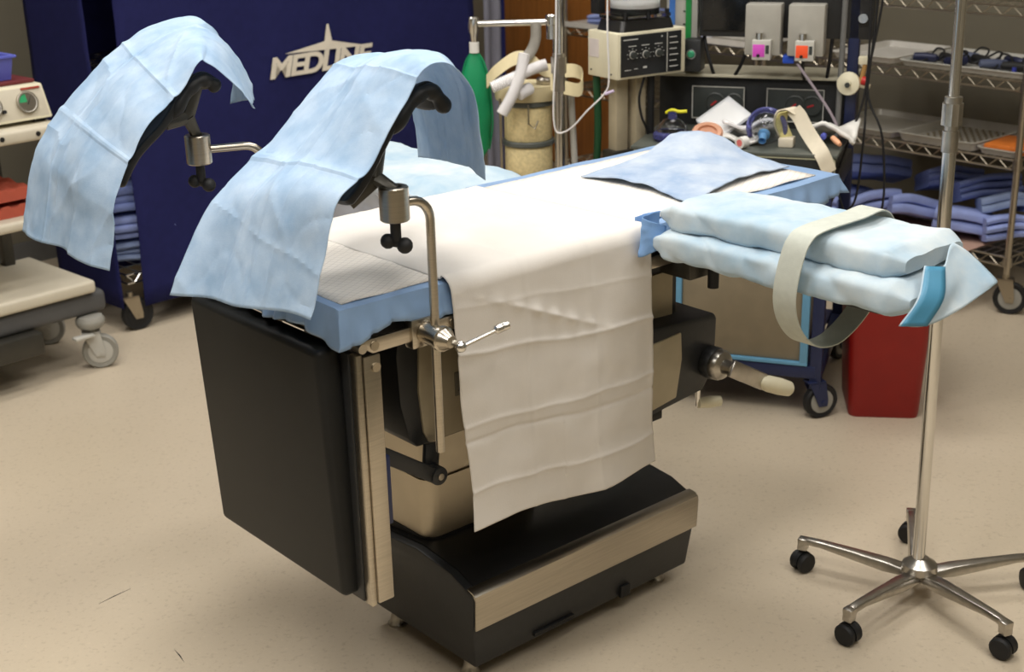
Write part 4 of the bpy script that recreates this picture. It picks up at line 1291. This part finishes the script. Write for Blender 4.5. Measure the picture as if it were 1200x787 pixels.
for x0, x1 in ((-.50, -.33), (-.26, -.08)):
    pnl = MB().box(x0, x1, .353, .360, .862, .965).build('gauge_window', M_bezel, am, .002)
    e_ = MB()
    for a in ((x0, x1, .963, .966), (x0, x1, .861, .864), (x0, x0 + .003, .861, .966), (x1 - .003, x1, .861, .966)):
        e_.box(a[0], a[1], .350, .353, a[2], a[3])
    e_.build('window_edging', M_lgrey, pnl)
    for k in range(2):
        xc = x0 + (x1 - x0) * (.5 + .3 * k if x0 > -.4 else .45 + .35 * k)
        g = MB().lathe([(0, 0), (.032, 0), (.032, .006), (.028, .008), (.027, .004), (0, .004)], (xc, .353, .915), (0, -1, 0), 24).build('gauge', M_bezel, pnl)
        MB().box(xc - .016, xc + .006, .347, .3485, .913, .919, Matrix.Translation((xc, 0, .915)) @ Matrix.Rotation(R(-40 + 20 * k), 4, 'Y') @ Matrix.Translation((-xc, 0, -.915))).build('needle', mat('gauge_red', S(170, 46, 50), .5), g)
# uprights and upper module rack
MB().box(-.012, .022, .30, .34, .838, 1.75).build('right_upright', M_navyp, am, .004)
MB().cyl((-.03, .29, .70), (-.02, .29, 1.72), .009).build('grey_conduit', M_grey, am)
MB().box(-.59, -.55, .42, .46, .998, 1.75).build('left_upright', M_beigepl, am, .003)
MB().box(-.58, .03, .44, .50, 1.62, 1.70).build('top_rail', M_navyp, am, .004)
up = MB().box(-.47, .06, .30, .42, 1.13, 1.62).build('upper_housing', M_blackpl, am, .004)
MB().cyl((.03, .30, 1.195), (.03, .285, 1.195), .014, n=20).build('lock', M_chrome, up)
MB().box(-.46, -.30, .293, .30, 1.15, 1.60).build('screen', mat('dark_screen', S(26, 28, 30), .15), up, .002)
for i, (x0, lbm, nm) in enumerate(((-.315, M_pink, 'magenta'), (-.185, M_neon, 'neon orange'))):
    md = MB().box(x0, x0 + .108, .235, .30, 1.085, 1.238).build('vaporizer_module', mat('module_grey', S(166, 163, 154), .5), am, .004)
    cn_ = MB().box(x0 + .028, x0 + .085, .205, .235, 1.075, 1.135).build('fill_block', M_lgrey, md, .003)
    MB().box(x0 + .031, x0 + .067, .2035, .205, 1.085, 1.122).build('colour_label', lbm, md, .0005)
    MB().box(x0 + .07, x0 + .08, .2035, .205, 1.095, 1.12).build('sight_glass', M_bezel, md)
    MB().cyl((x0 + .048, .222, 1.135), (x0 + .048, .222, 1.155), .013, n=16).build('filler_cap', M_chrome, md)
    MB().cyl((x0 + .048, .2035, 1.089), (x0 + .048, .20, 1.089), .005, n=10).build('drain_screw', M_rubber, md)
MB().box(-.20, -.165, .25, .29, 1.06, 1.085).build('blue_connector', mat('royal_blue', S(40, 80, 190), .4), am, .003)
# flowmeter bank
fm = MB().box(-.585, -.485, .34, .40, 1.02, 1.62).build('flowmeter_bank', M_lgrey, am, .003)
for x, m, nm in ((-.566, mat('flow_blue', S(70, 120, 196), .4), 'blue'), (-.513, mat('flow_green', S(36, 140, 70), .4), 'green')):
    MB().box(x - .009, x + .009, .334, .34, 1.04, 1.60).build('flow_scale', m, fm)
    for k in range(12):
        MB().box(x - .018, x - .011, .336, .34, 1.12 + .04 * k, 1.123 + .04 * k).build('scale_tick', M_rubber, fm)
sb = MB().box(-.52, -.462, .29, .36, 1.02, 1.12).build('switch_box', M_blackpl, am, .004)
MB().lathe([(0, 0), (.011, 0), (.012, .006), (.008, .012), (0, .012)], (-.492, .29, 1.075), (0, -1, 0), 18).build('green_button', mat('button_green', S(60, 150, 110), .3), sb)
MB().lathe([(.012, 0), (.0155, 0), (.0155, .005), (.012, .005)], (-.492, .29, 1.075), (0, -1, 0), 20).build('button_ring', M_chrome, sb)
# hoses under the upper housing
for i, pts in enumerate(([(-.46, .33, 1.13), (-.45, .32, 1.09), (-.432, .32, 1.03), (-.43, .36, .998)], [(-.32, .30, 1.09), (-.34, .32, 1.04), (-.365, .34, .998)], [(-.14, .27, 1.08), (-.142, .29, 1.03), (-.142, .34, .998)], [(-.06, .31, 1.13), (-.065, .31, 1.06), (-.075, .34, .998)])):
    MB().tube(smooth_path([Vector(p) for p in pts], 6), .0055, 8).build('hose', M_cable, am)
MB().tube(smooth_path([(-.15, .22, 1.065), (-.08, .20, .98), (-.03, .19, .91), (-.005, .19, .85)], 6), .0045, 8).build('grey_hose', mat('mauve_tube', S(150, 138, 146), .4), am)
for k, (x0, x1) in enumerate(((.055, .05), (.075, .06), (.09, .085))):
    MB().tube(smooth_path([(x0, .25, 1.75), (x0, .25, 1.3), (x0 - .015 * k, .24, 1.0), (x1 + .03 * (k - 1), .22, .85), (x1 + .05 * (k - 1.2), .20, .72 - .05 * k), (.02, .18, .62)], 6), .0035, 8).build('hanging_cable', M_cable, am)
# round suction fitting
sf = MB().lathe([(0, 0), (.030, .0), (.036, .008), (.034, .016), (.012, .022), (.010, .03), (0, .03)], (.0, .285, 1.0), (-.1, -1, .12), 24).build('round_fitting', M_cream, am)
MB().cyl((.0, .262, 1.0), (-.002, .25, 1.0), .008, n=12).build('fitting_port', M_bezel, sf)
MB().cyl((.035, .285, 1.0), (.062, .28, .992), .012, .008, n=14).build('fitting_arm', M_cream, sf)
MB().cyl((.04, .275, 1.012), (.055, .272, 1.01), .013, n=14).build('red_ring', mat('fitting_red', S(196, 40, 34), .4), sf)
MB().box(.025, .055, .27, .29, 1.06, 1.085).build('cream_clip', M_cream, am, .003)
MB().cyl((.045, .28, 1.06), (.035, .28, 1.0), .007).build('amber_tube', mat('amber', S(180, 140, 84), .4), am)
# hoses and cables behind the base on the left
for k in range(5):
    MB().tube(smooth_path([(-.62 + .02 * k, .10 + .05 * k, .70), (-.55 + .03 * k, .16, .58 - .03 * k), (-.60 + .03 * k, .20, .45), (-.50 - .02 * k, .18 + .03 * k, .33), (-.56 + .04 * k, .20, .19)], 7), .011, 10).build('coiled_hose', M_cable, am)

# ventilator box on the left of the machine
A_v = R(32)
vt = thing('ventilator', 'cream ventilator box with black control face and bellows on top', 'medical machine', (.340, 4.20, .84), A_v)
exv, eyv = Vector((math.cos(A_v), math.sin(A_v), 0)), Vector((-math.sin(A_v), math.cos(A_v), 0))
vz0, vz1 = .185, .325
MB().box(0, .265, 0, .155, vz0, vz1).build('case', M_cream, vt, .005)
fp_ = MB().box(.012, .245, -.004, .0, vz0 + .008, vz1 - .008).build('control_face', mat('control_black', S(34, 36, 38), .35), vt, .001)
for i, (x, z) in enumerate(((.055, .258), (.105, .256), (.155, .256))):
    kn_ = MB().lathe([(.011, 0), (.0095, .012), (0, .012)], (x, -.004, z), (0, -1, 0), 16).build('knob', M_bezel, fp_)
    MB().lathe([(.0105, .0), (.0125, 0), (.0125, .003), (.0105, .003)], (x, -.004, z), (0, -1, 0), 18).build('knob_ring', M_lgrey, kn_)
mk = MB()
for x in (.055, .105, .155):
    for a in range(-30, 211, 40):
        mk.box(x + .02 * math.cos(R(a)) - .002, x + .02 * math.cos(R(a)) + .002, -.0046, -.004, .257 + .019 * math.sin(R(a)) - .001, .257 + .019 * math.sin(R(a)) + .001)
    mk.box(x - .016, x + .014, -.0046, -.004, .283, .2855)
for k in range(6):
    mk.box(.198, .232 - .006 * (k % 2), -.0046, -.004, .208 + .018 * k, .211 + .018 * k)
mk.box(.02, .075, -.0046, -.004, .303, .306).box(.165, .17, -.0046, -.004, .303, .307).box(.025, .05, -.0046, -.004, .212, .214).box(.06, .075, -.0046, -.004, .214, .216).box(.095, .11, -.0046, -.004, .214, .22)
tag(mk.build('panel_markings', M_white_ink, fp_), kind='stuff')
MB().box(.187, .190, -.0048, -.004, vz0 + .01, vz1 - .01).build('divider_line', M_lgrey, fp_)
MB().box(-.0015, 0, .095, .145, .245, .30).build('rating_label', mat('label_pale', S(214, 204, 200), .6), vt)
for y, z in ((.03, .20), (.135, .205)):
    MB().cyl((-.002, y, z), (0, y, z), .003, n=8).build('screw', M_rubber, vt)
MB().rings([rrect(.02, .235, .01, .145, .02, vz1), rrect(.03, .225, .015, .14, .02, vz1 + .032)]).build('top_deck', M_blackgl, vt)
cp = MB().rings([rrect(.03, .22, .01, .145, .015, vz1 + .036), rrect(.03, .22, .01, .145, .015, vz1 + .046)]).build('bellows_base', M_clear, vt)
for x, y in ((.045, .02), (.205, .02), (.125, .012)):
    MB().cyl((x, y, vz1 + .032), (x, y, vz1 + .058), .007, n=10).build('thumb_screw', M_rubber, vt)
bp_ = []
for k in range(4):
    bp_ += [(.066, vz1 + .046 + .005 * k), (.060, vz1 + .0485 + .005 * k)]
MB().lathe([(0, vz1 + .046)] + bp_ + [(0, bp_[-1][1])], (.125, .078, 0), n=28).build('bellows', mat('bellows_dark', S(66, 68, 66), .5), vt)
MB().lathe([(0, 0), (.068, 0), (.07, .004), (.07, .012), (.066, .016), (0, .017)], (.125, .078, vz1 + .064), n=28).build('bellows_cap', M_white, vt)
MB().lathe([(.075, vz1 + .046), (.077, vz1 + .046), (.077, vz1 + .20), (.06, vz1 + .23), (.0, vz1 + .235), (.0, vz1 + .233), (.059, vz1 + .228), (.075, vz1 + .199)], (.125, .078, 0), n=32).build('bellows_dome', M_clear, vt)
MB().box(.0, .03, .10, .14, vz1 + .05, vz1 + .12).build('black_fitting', M_rubber, vt, .004)
# support post from the cart
MB().box(.05, .095, .07, .115, -.06, vz0).build('support_post', M_beigepl, vt, .004)
MB().box(.11, .15, .05, .11, -.06, vz0).build('support_clamp', M_beigepl, vt, .004)
MB().cyl((.16, .04, .0), (.16, .04, vz0), .012).build('black_post', M_rubber, vt)
MB().tube(smooth_path([(.12, .02, vz0), (.10, .02, .12), (.11, .02, .06), (.14, .03, .01), (.15, .03, -.05)], 6), .004, 8).build('cable', M_cable, vt)
MB().box(.06, .18, .02, .08, -.10, -.06).build('mount_foot', M_darkmet, vt, .003)
MB().box(.03, .16, .06, .12, -.10, -.05).build('mount_arm', M_darkmet, vt, .004)

# green oxygen hose between
gh = MB().tube(smooth_path([(.285, 4.33, 1.02), (.29, 4.34, .85), (.28, 4.35, .6), (.27, 4.36, .3), (.25, 4.40, .03)], 8), .012, 12).build('oxygen_hose', mat('dark_green_hose', S(24, 70, 40), .5))
tag(gh, 'dark green hose hanging below the cream ventilator box', 'hose')

# CO2 absorber with canisters
ca = thing('absorber', 'two-tier yellow granule absorber canisters with cream head behind the table', 'medical device', (.07, 4.45, 0), 0)
MB().lathe([(0, 0), (.10, 0), (.10, .02), (.04, .04), (0, .04)]).build('stand_base', M_darkmet, ca)
MB().cyl((0, .0, .04), (0, .0, .62), .025).build('stand_post', M_steel, ca)
MB().lathe([(0, .60), (.078, .60), (.082, .61), (.082, .66), (0, .66)], n=32).build('drain_cup', M_darkmet, ca)
for z in (.675, .805):
    MB().lathe([(0, z), (.076, z), (.078, z + .004), (.078, z + .108), (.076, z + .112), (0, z + .112)], n=36).build('canister', M_soda, ca)
for z in (.66, .787, .917):
    MB().lathe([(0, z), (.083, z), (.086, z + .004), (.086, z + .014), (.083, z + .018), (0, z + .018)], n=36).build('gasket_ring', mat('grey_gasket', S(92, 96, 92), .4), ca)
MB().lathe([(0, .935), (.088, .935), (.090, .94), (.090, .975), (.086, .982), (0, .982)], n=36, sx=1.18).build('head_casting', M_tan, ca)
for x in (-.072, .06):
    MB().lathe([(0, .982), (.03, .982), (.032, .986), (.032, .997), (.027, 1.004), (0, 1.006)], (x, -.01, 0), n=24).build('valve_dome', M_alum, ca)
for s_ in (-1, 1):
    MB().cyl((s_ * .09, -.05, .665), (s_ * .09, -.05, .945), .004).build('tie_rod', M_steel, ca)
MB().tube([(.0, -.095, .93), (.0, -.103, .87), (.02, -.105, .855), (.03, -.1, .88)], .003, 8).build('wire_bail', M_steel, ca)
# chrome arm with bag
arm = MB().cyl((.095, .0, .98), (.095, .0, 1.20), .012).build('arm_post', M_chrome, ca)
MB().cyl((-.165, .0, 1.176), (.095, .0, 1.176), .0105).build('bag_arm', M_chrome, ca)
MB().lathe([(0, -.045), (.017, -.045), (.017, -.002), (.019, 0), (.019, .028), (.015, .032), (0, .032)], (.08, 0, 1.168)).build('arm_elbow', M_chrome, ca)
MB().lathe([(0, -.055), (.011, -.055), (.013, -.03), (.017, -.02), (.017, .022), (.014, .026), (0, .026)], (-.168, 0, 1.172)).build('bag_mount', M_chrome, ca)
bg = thing('breathing_bag', 'green rubber breathing bag hanging from the chrome arm', 'breathing bag', (.07 - .168, 4.45, .74), R(10))
MB().lathe([(0, 0), (.02, .004), (.042, .04), (.05, .12), (.05, .2), (.042, .27), (.024, .325), (.014, .345), (.013, .362), (0, .362)], n=24, sx=1.0, sy=.55).build('bag', M_green, bg)
MB().lathe([(.0135, .345), (.016, .345), (.016, .378), (.0135, .378), (0, .378)]).build('collar', M_white, bg)
for s_ in (-1, 1):
    MB().tube(smooth_path([(s_ * .012, 0, .345), (s_ * .03, -.012 * s_, .31), (s_ * .044, -.012 * s_, .24), (s_ * .052, -.008, .12), (s_ * .04, 0, .03)], 5), .003, 6).build('seam', M_green, bg)
# corrugated hoses over the absorber
def corrugated(pts, r, name, label, m, cat='hose', grp=None, amp=.18, n=14):
    P = smooth_path(pts, 26)
    rr = [r * (1 + amp * (.5 if i % 2 else -.5)) for i in range(len(P))]
    o = MB().tube(P, rr, n).build(name, m, None, ang=80)
    return tag(o, label, cat, grp)
hg = 'breathing hoses on the absorber'
corrugated([(.13, 4.33, 1.06), (.09, 4.325, 1.05), (.03, 4.32, 1.025), (-.045, 4.31, .995)], .018, 'breathing_hose', 'white breathing hose lying across the absorber head to the left', M_hose, grp=hg)
corrugated([(.06, 4.33, 1.095), (.045, 4.31, 1.03), (.015, 4.295, .965), (-.015, 4.29, .915)], .018, 'breathing_hose', 'white breathing hose hanging down in front of the canisters', M_hose, grp=hg)
corrugated([(.075, 4.34, .985), (.058, 4.32, .98), (.04, 4.305, .972)], .018, 'breathing_hose', 'short white hose end at the middle of the absorber head', M_hose, grp=hg)
corrugated([(.10, 4.44, 1.17), (.098, 4.41, 1.13), (.085, 4.38, 1.10), (.065, 4.35, 1.08)], .016, 'breathing_hose', 'grey translucent hose joining the chrome elbow to the white hose', mat('grey_hose_clear', S(176, 172, 164), .3), grp=hg)
# tan harness strap
hs = MB().ribbon(smooth_path([(-.06, 4.40, 1.0), (-.03, 4.38, 1.035), (.03, 4.37, 1.075), (.08, 4.37, 1.07), (.12, 4.36, 1.04), (.17, 4.36, 1.035), (.22, 4.38, 1.03), (.245, 4.40, 1.01), (.235, 4.36, .975), (.19, 4.33, .985), (.14, 4.33, 1.0)], 8), (0, .5, .85), .045, .003).build('head_harness', M_tan, ang=50)
tag(hs, 'tan rubber head harness strap curled on top of the absorber', 'strap')
wp = MB().tube(smooth_path([(.21, 4.47, .97), (.225, 4.46, .62), (.24, 4.46, .3), (.25, 4.46, .012)], 5), .011, 12).build('white_pipe', M_lgrey)
tag(wp, 'off-white straight hose hanging behind the far IV pole', 'hose')

# ================================================================== ITEMS ON THE MACHINE WORKTOP
WZ = .8385
def mask(x, y, m, label, sc=1.0, rz=0, stand=True):
    t_ = thing('face_mask', label, 'face mask', onam(x, y, WZ), A_am + rz, 'anesthesia face masks')
    cu = MB().lathe([(.052, .0), (.058, .008), (.057, .022), (.048, .030), (.046, .026), (.052, .018), (.050, .008)], n=28, sx=sc, sy=sc * .85)
    cu.build('cushion', m, t_)
    MB().lathe([(.047, .028), (.042, .048), (.028, .064), (.013, .070), (.012, .068), (.026, .062), (.040, .046), (.045, .027)], n=28, sx=sc, sy=sc * .85).build('dome', M_clear, t_)
    MB().lathe([(.013, .066), (.014, .066), (.014, .09), (.011, .09), (.011, .066)], n=20).build('connector', m, t_)
    return t_
m1 = mask(-.505, .10, M_purple, 'violet-blue face mask lying beside the cream post at the worktop left end', 1.05)
MB().tube(smooth_path([(-.02, 0, .085), (0, -.005, .095), (.02, -.002, .09), (.045, 0, .092)], 4), .005, 8).build('yellow_hook_ring', M_lime, m1)
m2 = thing('face_mask', 'clear violet-rimmed face mask standing upright at the middle of the worktop', 'face mask', onam(-.215, .10, WZ), A_am, 'anesthesia face masks')
ring_pts = arc((0, 0, .052), .054, R(-30), R(210), 30, (1, 0, 0), (0, 0, 1))
MB().tube(ring_pts, .009, 10).build('cushion', M_purple, m2)
MB().lathe([(.05, 0), (.046, .02), (.033, .038), (.014, .046), (.013, .044), (.032, .036), (.044, .019), (.048, 0)], (0, .0, .052), (0, -1, 0), 28).build('dome', M_clear, m2)
MB().lathe([(.011, 0), (.018, .004), (.018, .012), (.012, .016), (.012, .04), (.010, .04), (.009, .0)], (0, -.04, .045), (0, -.8, -.4), 18).build('connector', mat('light_blue_clear', S(120, 176, 226), .15, trans=.5), m2)
# clear package with white insert
pk = thing('plastic_pouch', 'clear plastic pouch with white insert leaning on the gauge panel', 'pouch', onam(-.40, .22, WZ), A_am + R(-8))
Mp = Matrix.Rotation(R(38), 4, 'X') @ Matrix.Rotation(R(-36), 4, 'Z') @ Matrix.Diagonal((.72, .72, 1, 1))
a = MB().box(-.075, .065, .0, .15, .004, .007); MB().add(a.v, a.f, Matrix.Translation((.02, -.09, .03)) @ Mp).build('paper_insert', M_white, pk)
a = MB().box(-.085, .075, -.01, .17, .0, .003).box(-.085, .075, -.01, .17, .008, .011); MB().add(a.v, a.f, Matrix.Translation((.02, -.09, .03)) @ Mp).build('film', M_wrap, pk)
pc_ = MB().lathe([(0, 0), (.030, 0), (.038, .006), (.040, .016), (.036, .024), (.026, .022), (.022, .012), (0, .010)], (0, 0, 0), n=28, sx=1.2, sy=.8).build('foam_ring', M_flesh, None)
pc_.location = onam(-.375, .06, WZ + .055); pc_.rotation_euler = (R(62), 0, A_am)
tag(pc_, 'pink-orange oval foam cushion leaning against the clear pouch', 'cushion')
pc_.location = onam(-.385, .065, WZ + .033)
# folded papers / tubing packs
for i, (x, y, z, a, sx, sy, m, lb) in enumerate(((-.30, .09, .0, 15, .16, .06, M_white, 'white folded tubing pack lying at the front of the worktop'),
                                                (-.29, .20, .0, 8, .20, .05, M_lgrey, 'grey flat pack lying behind the tubing pack'),
                                                (-.27, .14, .02, 22, .17, .03, M_hose, 'long pale strip lying on top of the tubing pack'))):
    P = [[Vector((-sx / 2 + sx * i_ / 12, -sy / 2 + sy * j_ / 6, .012 + .012 * math.sin(i_ * .6 + i) + .004 * noise.noise(Vector((i_ * .6, j_ * .6, i))))) for j_ in range(7)] for i_ in range(13)]
    o = MB().grid(P).build('flat_pack', m, None, solid=.008)
    o.location = onam(x, y, WZ + z + .0045 + i * .008); o.rotation_euler = (0, 0, A_am + R(a))
    tag(o, lb, 'pack')
tr_ = thing('tape_roll', 'small white tape roll with pink core at the worktop front edge', 'tape', onam(-.275, .035, WZ), A_am + R(-30))
MB().lathe([(.0105, -.014), (.0175, -.014), (.0175, .014), (.0105, .014)], (0, 0, .0178), (0, 1, .0), 24).build('roll', M_white, tr_)
MB().lathe([(.006, -.0145), (.0105, -.0145), (.0105, .0145), (.006, .0145)], (0, 0, .0178), (0, 1, 0), 18).build('core', mat('pink_core', S(226, 120, 116), .5), tr_)
# cream straps with curls
M_strap2 = mat('cream_strap', S(222, 212, 190), .6, 0, .05, 30)
M_strapy = mat('yellow_foam_strap', S(214, 204, 140), .7, 0, .06, 30)
sp_ = thing('foam_strap', 'cream foam-backed strap curled up at the right end of the worktop', 'strap', onam(-.10, .10, WZ), A_am)
MB().ribbon(smooth_path([(-.052, .0, .004), (-.06, .0, .03), (-.078, 0, .07), (-.070, 0, .105), (-.045, 0, .112), (-.02, .005, .098)], 8), (.75, .65, .1), .040, .004).build('band', M_strap2, sp_)
MB().ribbon(smooth_path([(-.047, -.003, .006), (-.055, -.003, .03), (-.072, -.003, .07), (-.065, -.003, .100), (-.045, -.002, .107)], 8), (.75, .65, .1), .039, .003).build('foam_lining', M_strapy, sp_)
MB().ribbon(smooth_path([(-.038, .0, .110), (-.018, -.01, .092), (.005, -.03, .060), (.035, -.06, .028), (.065, -.11, .006), (.085, -.118, -.03), (.092, -.118, -.05)], 8), (.75, -.1, .6), .046, .003).build('band_tail', M_strap2, sp_)
MB().box(-.075, -.03, -.03, .02, .0, .028).build('strap_end_block', M_strap2, sp_, .004)
gp = thing('glove_pack', 'white crumpled soft pack at the right end of the worktop behind the strap', 'pack', onam(-.02, .17, WZ), A_am)
cn = [[Vector((-.07 + .045 * i, -.06 + .045 * j, .02 + .028 * math.sin(i * 1.3 + .4) * math.cos(j * .9) + .02)) for j in range(4)] for i in range(4)]
MB().grid(wrinkle(surf(cn, 5, 5), .008, 30)).build('wrapper', M_white, gp, solid=.012)
MB().lathe([(0, 0), (.008, .002), (.009, .03), (.006, .045), (0, .046)], (.0, -.065, .03), (.4, -.5, -.2)).build('orange_tube', mat('peach_tube', S(230, 170, 130), .5), gp)
MB().lathe([(0, 0), (.009, .002), (.009, .02), (0, .022)], (-.025, -.065, .035), (0, -1, 0)).build('violet_cap', M_blueplas, gp)
